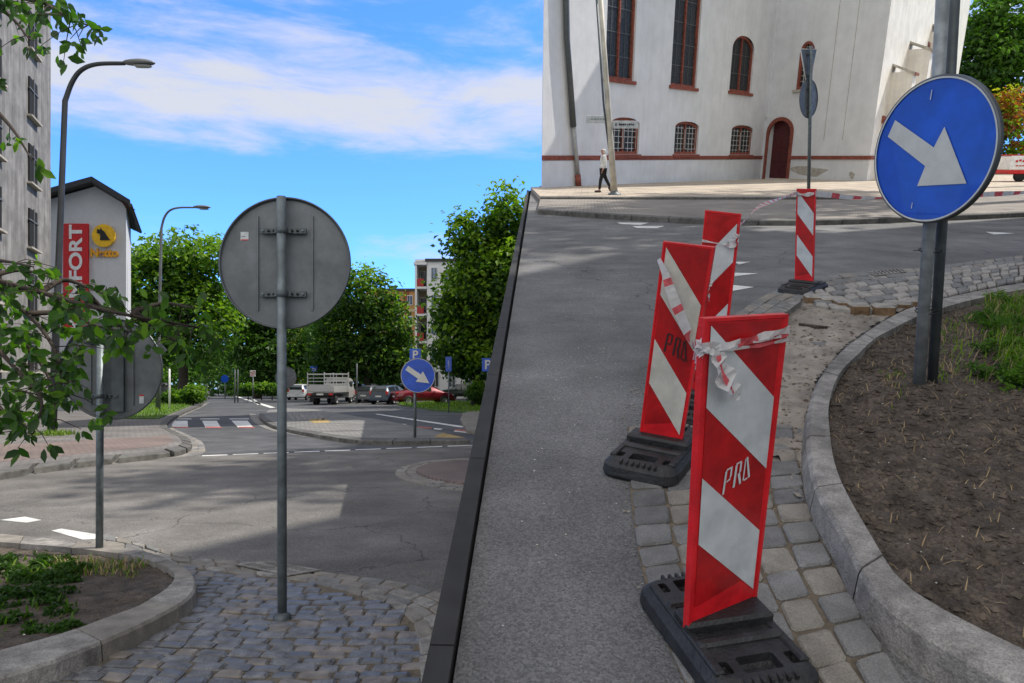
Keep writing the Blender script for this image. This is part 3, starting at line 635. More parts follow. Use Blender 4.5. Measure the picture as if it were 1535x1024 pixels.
# ================================================================== SIGNS AND POSTS
XR = Matrix.Rotation(math.radians(90), 3, 'X')                   # lathe axis -> y
def text_mb(mb, s, size, M_, m=0, bold=.012, depth=.004, spacing=1.0):
    c = bpy.data.curves.new('lettering', 'FONT'); c.body = s; c.size = size; c.offset = bold*size; c.extrude = depth; c.align_x = 'CENTER'; c.align_y = 'CENTER'; c.space_character = spacing
    o = bpy.data.objects.new('lettering', c); COL.objects.link(o); bpy.context.view_layer.update()
    me = bpy.data.meshes.new_from_object(o.evaluated_get(bpy.context.evaluated_depsgraph_get()))
    mb.add([M_ @ v.co for v in me.vertices], [tuple(p.vertices) for p in me.polygons], m)
    bpy.data.objects.remove(o); bpy.data.curves.remove(c); bpy.data.meshes.remove(me)
def disc_poly(mb, r, y, seg=64, m=0, c=(0,0)):
    mb.add([(c[0]+r*math.cos(2*math.pi*k/seg), y, c[1]+r*math.sin(2*math.pi*k/seg)) for k in range(seg)], [tuple(range(seg))], m)
def round_back(t, zc, r, xo=0.0, clamps=(.25,-.25), sticker=None, detail=True, pr=.031):
    """plate seen from behind: it sits behind the pole (pole at y=0)"""
    mb = MB().lathe([(0.0001,.0),(r*.985,0),(r*.985,.004),(0.0001,.004)], (xo, .062, zc), 72, 0, XR, sm=False)
    pl = obj('sign_plate', mb, M['plate'], t)
    mb = MB().lathe([(r*.965,-.004),(r,-.004),(r+.006,.006),(r+.006,.024),(r-.004,.026),(r-.004,.006),(r*.965,.004)], (xo, .062, zc), 96, 0, Matrix.Rotation(math.radians(90), 3, 'X'))
    obj('rim', mb, M['rim'], pl)
    if not detail: return pl
    for s in (-1, 1): obj('back_strip', MB().box((xo+s*r*.42, .052, zc), (.012, .012, r*1.45)), M['plate'], pl)
    for k in clamps:
        mb = MB(); z = zc+k
        for s in (-1, 1):
            mb.bbox((s*.098, .03, z), (.115, .022, .038), .003); 
        mb.lathe([(pr+.004,-.02),(pr+.007,-.018),(pr+.007,.018),(pr+.004,.02)], (0,0,z), 20)
        mb.box((-.045,.022,z),(.03,.03,.03)); mb.box((.045,.022,z),(.03,.03,.03))
        c = obj('clamp', mb, M['galvd'], t)
        for s in (-1,1):
            for q in (.062,.098,.135): obj('bolt', MB().lathe([(.0001,.010),(.008,.010),(.009,0),(.009,-.002)], (s*q, .017, z), 8, 0, XR), M['galv'] if q > .1 else M['blk'], c)
    if sticker:
        mb = MB(); x, z = sticker; z += zc
        mb.add([(x-.026,.056,z-.030),(x+.028,.056,z-.030),(x+.028,.056,z+.028),(x-.026,.056,z+.028)], [(0,1,2,3)], 0)
        mb.add([(x-.022,.055,z-.030),(x+.028,.055,z-.030),(x+.028,.055,z-.022),(x-.022,.055,z-.022)], [(0,1,2,3)], 1)
        mb.add([(x-.02,.055,z-.005),(x+.008,.055,z-.005),(x+.008,.055,z-.002),(x-.02,.055,z-.002)], [(0,1,2,3)], 2)
        obj('sticker', mb, [M['film'], M['tail'], M['blk']], pl)
    return pl
b = lg(423, 931)
t = thing('traffic_sign', T(b), 'large round sign seen from behind on a tall pole on the cobbles', 'road sign')
obj('pole', MB().tube([(0,0,-.05),(-.002,0,1.4),(-.006,0,2.86)], .031, 20), M['galv'], t)
obj('base_collar', MB().lathe([(.031,.06),(.045,.05),(.06,.036),(.06,0)], (0,0,0), 20), M['galvd'], t)
zc = 1.6+(HV-393)/F*b.y
round_back(t, zc, .443, .003, (.214,-.214), (-.275,.187))
b = lg(149, 829, .08)
t = thing('traffic_sign', T((b.x, b.y, .06)), 'round sign back half covered by leaves on a short pole in the left bed', 'road sign')
obj('pole', MB().tube([(0,0,-.05),(.004,0,1.0),(.010,0,1.93)], .031, 18), M['galv'], t)
pl = round_back(t, 1.6+(HV-553)/F*b.y-.06, .455, .085, (.245,-.245), None)
obj('back_strip', MB().bbox((.145,.04,1.6-.06+(HV-556)/F*b.y), (.115,.028,.74), .004), M['galvd'], pl)  # wide dark grey strip on the plate back, right of the pole
mb = MB(); mb.quad((.33,.055,1.36),(.37,.055,1.36),(.37,.055,1.44),(.33,.055,1.44), 0); mb.quad((.33,.054,1.425),(.37,.054,1.425),(.37,.054,1.44),(.33,.054,1.44), 1)
obj('sticker', mb, [M['film'], M['tail']], pl)

ARW = [(-.80,.30),(-.62,.62),(-.10,-.02),(-.02,.44),(.62,-.62)]
def arrow_face(mb, r, y, m=1, ang=-.60, k=1.0):
    """white arrow pointing down to the right on the face (front at -y)"""
    ax = Vector((math.cos(ang), 0, math.sin(ang))); pr = Vector((-math.sin(ang), 0, math.cos(ang)))
    pts = [(-.78,.145),(.10,.145),(.10,.36),(.80,0),(.10,-.36),(.10,-.145),(-.78,-.145)]
    mb.add([ax*(p[0]*r*k)+pr*(p[1]*r*k)+Vector((0,y,0)) for p in pts], [tuple(range(7))], m)
def round_front(t, c, r, yaw, depth=.026, tip=None, pts=None):
    R_ = Matrix.Translation(Vector(c)) @ Matrix.Rotation(yaw, 4, 'Z')
    mb = MB().lathe([(0.0001,0),(r*.985,0),(r*.985,.004),(.0001,.004)], (0,0,0), 96, 0, XR, sm=False); mb.v = [tuple(R_ @ Vector((p[0], -p[1], p[2]))) for p in mb.v]
    pl = obj('sign_plate', mb, M['blue'], t)
    mb = MB().lathe([(r*.965,.006),(r*.985,.007),(r,.004),(r+.003,-.002),(r+.003,-depth),(r-.006,-depth),(r-.006,-.002)], (0,0,0), 96, 0, XR); mb.v = [tuple(R_ @ Vector(p)) for p in mb.v]
    obj('rim', mb, M['rim'], pl)
    mb = MB().lathe([(r*.955,.0068),(r*.978,.0074)], (0,0,0), 96, 0, XR); mb.v = [tuple(R_ @ Vector(p)) for p in mb.v]
    obj('border', mb, M['arrow'], pl)
    mb = MB()
    if pts: mb.add([R_ @ Vector((x*r, -.006, z*r)) for x, z in pts], [tuple(range(len(pts)))])
    else: arrow_face(mb, r, -.006); mb.v = [tuple(R_ @ Vector(p)) for p in mb.v]; mb.m = [0]
    obj('arrow', mb, M['arrow'], pl, fix=False); return pl
# distant blue arrow sign on the splitter island
b = lg(622, 656, .114)
t = thing('traffic_sign', T(b), 'small blue round sign with white diagonal arrow at the tip of the paved island', 'road sign')
z0 = 1.6+(HV-563)/F*b.y-.114
obj('pole', MB().tube([(0,0,-.03),(0,0,z0+.3)], .04, 12), M['galv'], t)
round_front(t, (.09,-.06,z0), .475, 0)
# blue parking signs
def blue_plate(u, v, w, h, Y, text, label, pole_u=None, yaw=0, narrow=False):
    c = ly(u, v, Y); t = thing('parking_sign', T((c.x, c.y, 0), yaw), label, 'road sign', None)
    W, H = w/F*Y, h/F*Y
    obj('pole', MB().tube([(0,.06,0),(0,.06,c.z+H*.4)], .035, 10), M['galv'], t)
    mb = MB().bbox((0,0,c.z), (W,.03,H), .01); pl = obj('sign_plate', mb, M['blue'], t)
    mb = MB()
    if text == 'P':
        text_mb(mb, 'P', H*.95, Matrix.Translation((0,-.022,c.z-.02*H)) @ Matrix.Rotation(math.radians(90), 4, 'X'), 0, .02)
        obj('lettering', mb, M['arrow'], pl, fix=False)
    elif text == 'i':
        mb.tube([(-.02*W,-.02,c.z-H*.32),(.1*W,-.02,c.z-.1*H),(-.05*W,-.02,c.z+.05*H),(0,-.02,c.z+.25*H)], .05*W, 6); obj('pictogram', mb, M['arrow'], pl)
    elif text == 'box':
        mb.quad((-W*.3,-.02,c.z-H*.4),(W*.3,-.02,c.z-H*.4),(W*.3,-.02,c.z+H*.1),(-W*.3,-.02,c.z+H*.1), 0); mb.quad((-W*.15,-.023,c.z-H*.35),(W*.15,-.023,c.z-H*.35),(W*.15,-.023,c.z),(-W*.15,-.023,c.z), 1)
        obj('pictogram', mb, [M['arrow'], M['blue']], pl, fix=False)
blue_plate(622.5, 532, 17, 18, 26, 'P', 'blue square parking sign with white P just above the small arrow sign')
blue_plate(672.5, 546, 9, 22, 40, 'i', 'narrow blue sign with a white squiggle to the left of the large right tree')
blue_plate(731, 547, 17, 20, 34, 'P', 'blue parking sign low in front of the large right tree')
blue_plate(470, 553, 10, 8, 64, 'box', 'small blue sign peeking over the flatbed truck')
c = ly(428, 566, 40); t = thing('traffic_sign', T((c.x, c.y, 0)), 'small round grey sign back partly hidden behind the tall foreground pole', 'road sign')
obj('pole', MB().tube([(0,0,0),(0,0,c.z+.3)], .04, 10), M['galv'], t); round_back(t, c.z, .58, 0, (), None, False)
c = ly(379, 560, 62); t = thing('traffic_sign', T((c.x, c.y, 0)), 'small white sign with red stripes on a post beside the distant lawn', 'road sign')
obj('post', MB().tube([(0,.05,0),(0,.05,c.z)], .05, 8), M['lampg'], t); pl = obj('sign_plate', MB().bbox((0,0,c.z),(.46,.03,.52),.01), M['swht'], t)
mb = MB(); 
for k in (-1,0,1): mb.quad((-.2,-.02,c.z+.13*k-.08),(.2,-.02,c.z+.13*k+.02),(.2,-.02,c.z+.13*k+.07),(-.2,-.02,c.z+.13*k-.02))
obj('stripes', mb, M['sred'], pl, fix=False)
c = ly(337, 568, 75); t = thing('traffic_sign', T((c.x, c.y, 0)), 'distant blue round sign beyond the road bend', 'road sign')
obj('post', MB().tube([(0,.05,0),(0,.05,c.z)], .05, 8), M['lampg'], t); obj('sign_plate', MB().lathe([(.001,0),(.40,0),(.40,.03),(.001,.03)], (0,0,c.z), 20, 0, XR, sm=False), M['blue'], t)
c = ly(239, 525, 38); t = thing('traffic_sign', T((c.x, c.y, 0)), 'diamond shaped pale blue sign on the grey lamp pole side', 'road sign')
obj('post', MB().tube([(0,.05,0),(0,.05,c.z)], .035, 8), M['lampg'], t); obj('sign_plate', MB().box((.05,0,c.z),(.5,.03,.5), M=Matrix.Rotation(math.radians(45), 3, 'Y')), M['plate'], t)
for u, v0, v1, Y, lb in ((352,554,585,60,'thin grey post left of the pair beside the distant lawn'), (356.5,554,585,61,'thin grey post right of the pair beside the distant lawn'), (535,545,600,58,'thin grey post behind the parked cars'), (254,553,601,42,'white marker post beside the left kerb tree')):
    c = ly(u, v0, Y); obj('post', MB().tube([(0,0,0),(0,0,c.z-.03),(0,0,c.z)], [.055,.055,.02], 10), M['swht'] if u == 254 else M['lampg'], M=T((c.x, c.y, 0)), label=lb, cat='post')

# street lamps
def lamp(u, vb, vt, armu, armv, Y, label, m, r0, r1, hang=1.0, lean=0.0):
    b = Vector(((u-CU)/F*Y, Y, 0)); top = ly(u+lean, vt, Y)-b; hd = ly(armu, armv, Y)-b
    t = thing('street_lamp', T(b), label, 'street lamp')
    z1 = top.z - (hd.x-top.x)*.62; H = [(0,0,-.1),(top.x*.3,0,z1*.4),(top.x*.6,0,z1*.8),(top.x*.75,0,z1)]
    P = [Vector((top.x*.75,0,z1)), Vector((top.x+(hd.x-top.x)*.05,0,top.z-(hd.x-top.x)*.28)), Vector((top.x+(hd.x-top.x)*.22,0,top.z-(hd.x-top.x)*.06)), Vector((top.x+(hd.x-top.x)*.50,0,top.z+(hd.z-top.z)*.75)), Vector((hd.x,0,hd.z))]
    P = smooth(P, 5)
    obj('pole', MB().tube(H+[tuple(p) for p in P[1:]], [r0,r0*.8,r0*.7,r0*.65]+[r0*.62-(r0*.62-r1)*k/len(P) for k in range(1, len(P))], 14), m, t)
    d = (P[-1]-P[-3]).normalized(); L = .95*hang; R_ = Matrix.Rotation(-math.atan2(d.z, d.x)+.02, 3, 'Y')
    prof = [(-.04,.05,.05),(.05,.09,.085),(.25,.14,.11),(.5,.165,.12),(.75,.15,.10),(.92,.09,.06),(1.0,.02,.015)]; vs = []; seg = 16
    for x, w, h in prof:
        for k in range(seg):
            a = 2*math.pi*k/seg; z = math.sin(a)*h; z = z*1.0 if z > 0 else z*.75
            vs.append(Vector(P[-1]) + R_ @ Vector((x*L, math.cos(a)*w, z+.02)))
    n = len(prof); fs = [(i*seg+k, i*seg+(k+1)%seg, (i+1)*seg+(k+1)%seg, (i+1)*seg+k) for i in range(n-1) for k in range(seg)]+[tuple(range(seg)), tuple((n-1)*seg+k for k in range(seg))]
    h = obj('lamp_head', MB().add(vs, fs, 0, True), M['lampg'], t)
    vs = []
    for x, w in ((.32,.09),(.5,.12),(.75,.115),(.88,.06)):
        for s in (-1,1): vs.append(Vector(P[-1]) + R_ @ Vector((x*L, s*w, -.075)))
    for x, w in ((.36,.06),(.5,.08),(.72,.08),(.84,.04)):
        for s in (-1,1): vs.append(Vector(P[-1]) + R_ @ Vector((x*L, s*w, -.115)))
    fs = [(i*2,i*2+1,i*2+3,i*2+2) for i in (4,5,6)]+[(0,2,10,8),(2,4,12,10),(4,6,14,12),(1,9,11,3),(3,11,13,5),(5,13,15,7),(0,8,9,1),(6,7,15,14)]
    obj('lens', MB().add(vs, fs), M['lens'], h)
    return t
lamp(78, 652, 100, 187, 95, 22.9, 'tall dark curved street lamp on the left pavement before the white gabled shop', M['lampm'], .125, .06, 1.0, 26)
lamp(236, 617, 313, 291, 311, 42, 'slimmer grey street lamp on the verge in front of the big left tree', M['lampg'], .11, .05, 1.0, 8)
b = lg(78, 652, .11)
mb = MB(); blades(mb, [(b.x-.5,b.y-.5),(b.x+.6,b.y-.5),(b.x+.6,b.y+.4),(b.x-.5,b.y+.4)], 160, lambda x,y: .11, .18, (0,), 1.0, .02)
obj('weeds', mb, M['blade'], label='tufts of grass round the foot of the tall dark street lamp', cat='weeds', kind='stuff', fix=False)
# litter bin beside the second lamp
b = lg(246, 603, .11); t = thing('litter_bin', T(b), 'dark grey litter bin on the left verge behind the slim lamp', 'litter bin')
obj('body', MB().lathe([(.30,0),(.34,.05),(.36,1.2),(.33,1.3),(.001,1.3)], (0,0,0), 18), M['bin'], t)
obj('lid', MB().lathe([(.37,1.32),(.37,1.38),(.2,1.55),(.001,1.58)], (0,0,0), 18), M['trim'], t)

# ================================================================== BLUE ARROW SIGN ON THE HILL
b = rg(1379, 583, .09); top = rb(1415, -30, b.y) - b; sc = (rb(1397, 226, b.y-.09))
t = thing('traffic_sign', T(b, 0, MR), 'big blue sign with a white arrow on twin grey posts in the right bed', 'road sign')
pol = obj('pole', MB().tube([(0,0,-.08), tuple(top*.5), tuple(top)], .034, 20), M['galvl'], t)
b2 = rg(1395, 577, .09)-b; t2 = rb(1432, -30, b.y+.05)-b
obj('rear_pole', MB().tube([(b2.x,.05,-.08), ((b2.x+t2.x)/2,.05,t2.z/2), (t2.x,.05,t2.z)], .029, 20), M['galvd'], t)
for v in (376, 468):
    p = rb(1379+(583-v)*.0622, v, b.y)-b; mb = MB(); x = p.x+.022; pts = [Vector((x+.066*math.cos(a), .02+.048*math.sin(a), p.z+.006*math.sin(a))) for a in [2*math.pi*k/20 for k in range(21)]]
    mb.tube(pts, .0035, 6); 
    if v == 376: mb.tube([(x-.062,0,p.z),(x-.12,-.02,p.z+.004)], .002, 5)
    else: mb.tube([q+Vector((0,0,.02)) for q in pts], .003, 6)
    obj('cable_tie', mb, M['blk'], t)
# arrow outline measured on the tilted face
yaw = math.radians(-12)
c = sc - b
# face frame: fitted so that the disc reads as an upright ellipse leaning a little
nrm_yaw = math.radians(-69)
AP = [(-.86,.21),(-.65,.63),(.08,.06),(.28,.50),(.74,-.64),(-.19,-.72),(-.03,-.30)]
APP = [(1332,205),(1343,180),(1401,221),(1417,190),(1450,275),(1376,279),(1388,249)]
Rf = Matrix.Translation(c) @ Matrix.Rotation(nrm_yaw, 4, 'Z')
Ri = (MR @ Matrix.Translation(b) @ Rf).inverted()
def onface(u, v):
    o = Ri @ CAM; d = (Ri.to_3x3() @ ray(u, v)); k = -o.y/d.y; q = o + d*k; return (q.x, q.z)
rr = .385
AP = [(x/rr, z/rr) for x, z in (onface(*p) for p in APP)]
pl = round_front(t, c, rr, nrm_yaw, .022, pts=AP)
mb = MB()
for z in (-.18, .18):
    mb = MB().bbox((0,.05,z), (.36,.022,.035), .003); mb.v = [tuple(Rf @ Vector(p)) for p in mb.v]; obj('clamp', mb, M['galvd'], t)
for (u, v, w, h) in ((1397,142,3,14),(1368,308,2.4,9)):
    x, z = onface(u, v); mb = MB(); mb.add([(x-w*.0011,-.0062,z-h*.0018),(x+w*.0011,-.0062,z-h*.0018),(x+w*.0009,-.0062,z+h*.0018),(x-w*.0005,-.0062,z+h*.0018)], [(0,1,2,3)]); mb.v = [tuple(Rf @ Vector(p)) for p in mb.v]
    obj('scuff', mb, M['film'], pl, fix=False)

# ================================================================== RED AND WHITE BARRIERS
def rubber_base():
    """recycled rubber foot, long axis y"""
    W, L, H = .40, .78, .115; S_ = (.92,.86)
    def ring(w, l, z, r):
        pts = []
        for cx, cy, a0 in ((w/2-r, l/2-r, 0), (-w/2+r, l/2-r, 90), (-w/2+r, -l/2+r, 180), (w/2-r, -l/2+r, 270)):
            for k in range(5):
                a = math.radians(a0+k*22.5); pts.append((cx+r*math.cos(a), cy+r*math.sin(a), z))
        return pts
    rings = [ring(W*.96, L*.96, 0, .07), ring(W, L, .02, .08), ring(W*.98, L*.98, .06, .08), ring(W*.86, L*.90, .085, .07), ring(W*.80, L*.86, .092, .06)]
    vs = [p for r in rings for p in r]; n = 20
    fs = [(i*n+k, i*n+(k+1)%n, (i+1)*n+(k+1)%n, (i+1)*n+k) for i in range(4) for k in range(n)]+[tuple(range(n-1,-1,-1)), tuple(4*n+k for k in range(n))]
    me = MB().add([(p[0]*.92,p[1]*.86,p[2]) for p in vs], fs).mesh('base', M['rub'])
    o = bpy.data.objects.new('base', me); COL.objects.link(o)
    cm = MB()
    for y in (-.27, .27):
        cm.bbox((0,y,.10), (.14,.09,.10), .012)
        for s in (-1, 1): cm.bbox((s*.13,y,.10), (.05,.07,.08), .012)
    cm.v = [(x*.92, y*.86, z) for x, y, z in cm.v]
    co = bpy.data.objects.new('cut', cm.mesh('cut', M['hole'])); COL.objects.link(co)
    md = o.modifiers.new('b', 'BOOLEAN'); md.object = co; md.operation = 'DIFFERENCE'; md.solver = 'EXACT'
    bpy.context.view_layer.update(); me2 = bpy.data.meshes.new_from_object(o.evaluated_get(bpy.context.evaluated_depsgraph_get()))
    bpy.data.objects.remove(o); bpy.data.objects.remove(co); me2.name = 'base'
    ex = MB().bbox((0,0,.105), (.34,.13,.05), .012)              # socket block carrying the panel
    for y in (-.135,.135): ex.bbox((0,y,.093), (.33,.045,.03), .010)
    for y in (-.36,.36):
        for k in range(7): ex.bbox((-.09+k*.03,y*.97,.085), (.012,.04,.018), .003)
    for s in (-1,1): ex.bbox((s*.155,0,.09), (.035,.60,.02), .006)
    return me2, ex
BASE, BEX = rubber_base(); BEX.v = [(x*.92, y*.86, z) for x, y, z in BEX.v]; BEXM = BEX.mesh('base_ribs', M['rub'])
def glyphs(which):
    """stencilled PRO-like letters as slanted strokes, unit box"""
    P = [[(0,0),(.10,.02),(.17,.55),(.10,.98),(.03,.96)], ]
    return None
STROKES = [ [(.00,.00),(.07,.00),(.13,.93),(.06,.93)], [(.10,1.0),(.28,1.0),(.28,.93),(.10,.93)], [(.25,.93),(.31,1.0),(.30,.60),(.23,.52)], [(.13,.50),(.26,.54),(.26,.46),(.12,.43)],
            [(.37,.02),(.45,.02),(.49,.93),(.42,.93)], [(.45,1.0),(.62,1.0),(.62,.93),(.45,.93)], [(.59,.95),(.65,.95),(.64,.55),(.57,.52)], [(.52,.50),(.60,.54),(.68,.02),(.61,.0)],
            [(.72,.08),(.77,.08),(.80,.95),(.76,.98)], [(.80,1.0),(.86,1.0),(1.0,.05),(.93,.05)], [(.78,.10),(.90,.10),(.90,.03),(.77,.03)] ]
def barrier(BL, BR, TL, TR, label, film='film', mirror=False, letters=None, th=.024, basec=None, bands=((.02,.26),(.48,.70)), tapez=None, slope=.24, yaw_extra=0, bscale=(1,1,1)):
    """a striped panel through four measured corners (hill frame) on its rubber foot"""
    bl, br, tl, tr = [Vector(p) for p in (BL, BR, TL, TR)]
    mid = (bl+br)/2; ax = br-bl; yaw = math.atan2(ax.y, ax.x) + yaw_extra
    base = Vector((mid.x, mid.y, 0)) if basec is None else Vector(basec)
    t = thing('traffic_barrier', T(base, yaw, MR), label, 'barrier', 'red and white striped barriers round the dug-out kerb')
    inv = (Matrix.Translation(base) @ Matrix.Rotation(yaw, 4, 'Z')).inverted(); c = [inv @ p for p in (bl, br, tl, tr)]
    nrm = (c[1]-c[0]).cross(c[2]-c[0]).normalized()              # away or toward
    if nrm.y > 0: nrm = -nrm
    back = -nrm*th
    Q = lambda s, d, y=0.0: c[2].lerp(c[3], s).lerp(c[0].lerp(c[1], s), d) + nrm*y
    mb = MB(); fr = .045; fd = .012
    face = [Q(0,0), Q(1,0), Q(1,1), Q(0,1)]; bk = [p+back for p in face]
    inn = [Q(fr,fd,-.004), Q(1-fr,fd,-.004), Q(1-fr,1-fd,-.004), Q(fr,1-fd,-.004)]
    fi = [Q(fr*.8,fd*.8), Q(1-fr*.8,fd*.8), Q(1-fr*.8,1-fd*.8), Q(fr*.8,1-fd*.8)]
    mb.add(face+bk+fi+inn, [(4,5,6,7),(0,1,5,4),(1,2,6,5),(2,3,7,6),(3,0,4,7)]+[(i,(i+1)%4,8+(i+1)%4,8+i) for i in range(4)]+[(8+i,8+(i+1)%4,12+(i+1)%4,12+i) for i in range(4)], 0)
    mb.add(inn, [(0,1,2,3)], 0)
    body = obj('panel', mb, M['red'], t)
    mb = MB(); f0, f1, d1 = fr+.03, 1-fr-.03, .925                 # red retroreflective film, then the white bands
    mb.add([Q(f0,.016,-.0025),Q(f1,.016,-.0025),Q(f1,d1-.045,-.0025),Q(f0,d1,-.0025)] if not mirror else [Q(f0,.016,-.0025),Q(f1,.016,-.0025),Q(f1,d1,-.0025),Q(f0,d1,-.0025)], [(0,1,2,3)], 0)
    obj('red_film', mb, M['redd'], body, fix=False)
    for a0, a1 in bands:
        mb = MB(); e0, e1 = (a0, a1) if not mirror else (a0+slope, a1+slope); g0, g1 = (a0+slope, a1+slope) if not mirror else (a0, a1)
        mb.add([Q(f0, max(.018,e0), -.0012), Q(f1, g0, -.0012), Q(f1, min(.955,g1), -.0012), Q(f0, e1, -.0012)], [(0,1,2,3)], 0)
        obj('white_band', mb, M[film], body, fix=False)
    if letters:
        s0, s1, t0, t1, col, dr = letters; mb = MB()
        for st in STROKES: mb.add([Q(s0+(s1-s0)*x, t1+(t0-t1)*y + dr*(x-.5), .0004) for x, y in st], [(0,1,2,3)])
        obj('lettering', mb, M[col], body, fix=False)
    bo = obj('base', BASE, None, t, fix=False) if False else bpy.data.objects.new('base', BASE)
    COL.objects.link(bo); bo.parent = t; bo.scale = bscale
    rb_ = bpy.data.objects.new('rib', BEXM); COL.objects.link(rb_); rb_.parent = bo
    return t, (lambda s, d, y=0.0: (MR @ Matrix.Translation(base) @ Matrix.Rotation(yaw, 4, 'Z')) @ Q(s, d, y))
def corners(bl, br, tl, tr, c0, lean=0.0):
    """bottom corners on the foot, top corners in the upright plane through them"""
    B0, B1 = rg(*bl, c0), rg(*br, c0); h = (B1-B0); h.z = 0; h.normalize(); n = Vector((-h.y, h.x, 0))
    n = (n + Vector((0,0,-lean))).normalized(); out = []
    for p in (tl, tr):
        d = rl(*p); o = Vector((0,0,HR)); k = (B0-o).dot(n)/d.dot(n); out.append(o+d*k)
    return B0, B1, out[0], out[1]
cn = corners((1032,946),(1134,903),(1057,478),(1183,471), .10)
_, Q1 = barrier(*cn, 'nearest striped barrier with pale lettering on red and tape knotted round its top', 'film', False, (.34,.70,.455,.535,'film',-.035), basec=None, yaw_extra=-.30, bscale=(.92,.88,.95))
cn2 = corners((958,655),(1021,667),(994,362),(1071,371), .10, -.05)
_, Q2 = barrier(*cn2, 'left barrier leaning sideways with black lettering and a twist of tape down its face', 'film2', False, (.30,.82,.445,.545,'blk',.04), bands=((.025,.25),(.47,.70)), slope=.25)
cn3 = corners((1030,590),(1079,596),(1057,315),(1111,321), .10)
_, Q3 = barrier(*cn3, 'middle barrier behind the left one with stripes rising to the right', 'film', True, None, bands=((.05,.25),(.47,.68)), slope=.20)
cn4 = corners((1191,424),(1219,427),(1194,283),(1223,283), .09)
_, Q4 = barrier(*cn4, 'farthest upright barrier at the corner of the paver band', 'film', False, None, bands=((.03,.26),(.48,.70)), slope=.22)
for k, cc in enumerate((cn, cn2, cn3, cn4)): print('barrier', k, [round((a-b).length, 2) for a, b in ((cc[0], cc[1]), (cc[0], cc[2]), (cc[1], cc[3]))])

# striped warning tape
def tape(pts, w, label, sag=0.0, twist=0.0, per=.22, frame=None, wave=0.0, seed=1, w0=None):
    """ribbon through world points, alternately white and red"""
    P, L = resample(smooth(pts, 10), max(12, int(sum((a-b).length for a, b in zip(pts, pts[1:]))/.03))); mb = MB(); n = len(P); vs = []
    for i, p in enumerate(P):
        f = i/(n-1); d = (P[min(i+1,n-1)]-P[max(i-1,0)]).normalized(); up = Vector((0,0,1)); s = d.cross(up); s = s.normalized() if s.length > .1 else Vector((1,0,0)); u = s.cross(d).normalized()
        a = twist*f*6.28 + wave*math.sin(f*17+seed); ww = w*(.65+.35*math.sin(f*9+seed*2)) if w0 is None else w0(f)*w
        o = u*math.cos(a)+s*math.sin(a); q = p - Vector((0,0,sag*4*f*(1-f))); vs += [q-o*ww/2, q+o*ww/2]
    for i in range(n-1):
        mb.add([vs[2*i], vs[2*i+1], vs[2*i+3], vs[2*i+2]], [(0,1,2,3)], 1 if ((i/(n-1)*L) % per) > per*.64 else 0, True)
    return mb
def tapeobj(mb, label): return obj('warning_tape', mb, [M['tapew'], M['taper']], label=label, cat='tape', fix=False)
mb = tape([Q3(.97,.06,.01), MR @ rb(1145,303,(cn3[3].y+cn4[2].y)/2), Q4(0,.045,.01)], .055, '', .02, .6, .30, seed=2)
a = Q4(-.02,.05,.012); b_ = Q4(.5,.06,.014); c_ = Q4(1.02,.045,.012); m2_ = tape([a,b_,c_], .05, '', per=.3, wave=.2); mb.add(m2_.v, m2_.f); mb.m[-len(m2_.m):] = m2_.m
tapeobj(mb, 'red and white tape rising from the middle barrier to the farthest one')
e = MR @ (rb(1330,297,cn4[1].y+.5)); e2 = MR @ (rb(1600,286,cn4[1].y+1.8))
tapeobj(tape([Q4(1,.05,.01), e, e2], .06, '', .0, .8, .34, seed=4), 'red and white tape running right from the farthest barrier behind the blue sign')
mb = tape([Q3(0,.155,.006), Q3(.5,.16,.012), Q3(.95,.155,.006), Q3(1.02,.10,.0)], .016, '', per=.2, wave=.3)
for pts, w in (([Q3(.95,.10,.012), Q3(.85,.15,.016), Q3(.70,.165,.012)], .06), ([Q3(0,.17,.01), Q3(.08,.27,.03), Q3(.2,.38,.05)], .06), ([Q3(.2,.36,.05), Q3(.30,.34,.05), Q3(.42,.38,.06)], .05), ([Q3(.15,.30,.04), Q3(.0,.37,.05)], .03), ([Q3(.30,.34,.05), Q3(.38,.41,.055), Q3(.42,.46,.06)], .035)):
    q = tape(pts, w, '', per=.25, wave=.4); mb.add(q.v, q.f); mb.m[-len(q.m):] = q.m
tapeobj(mb, 'crumpled tape knotted round the top of the middle barrier')
mb = tape([Q2(-.03,.08,.012), Q2(.16,.14,.03), Q2(.42,.25,.045), Q2(.66,.35,.035), Q2(.84,.43,.03), Q2(.99,.49,.03), Q1(-.02,.09,.01)], .08, '', per=.13, wave=.35, w0=lambda f: .25+.9*math.sin(min(1,f*1.15)*math.pi)**.8 if f < .80 else .45)
tapeobj(mb, 'twisted red and white tape hanging across the left barrier to the nearest one')
mb = MB()
for pts, w, pr in (([Q1(-.04,.075,.006), Q1(.3,.075,.014), Q1(.6,.06,.014), Q1(.98,.045,.010), Q1(1.03,.05,-.02)], .024, .20), ([Q1(-.04,.09,.008), Q1(.3,.085,.018), Q1(.55,.085,.016), Q1(.98,.075,.010), Q1(1.03,.07,-.02)], .012, .24), ([Q1(-.04,.085,.008), Q1(.2,.083,.02), Q1(.45,.074,.018), Q1(.8,.066,.013), Q1(.98,.06,.010)], .010, .17), ([Q1(-.04,.062,.004), Q1(-.045,.08,-.01), Q1(-.03,.10,.008)], .03, .5), ([Q1(-.04,.08,.012), Q1(.05,.09,.022), Q1(.12,.092,.02)], .022, .5)):
    q = tape(pts, w, '', per=pr, wave=.5, seed=len(pts)+pr*9, w0=lambda f: .8+.25*math.sin(f*23+pr*30)); mb.add(q.v, q.f); mb.m[-len(q.m):] = q.m
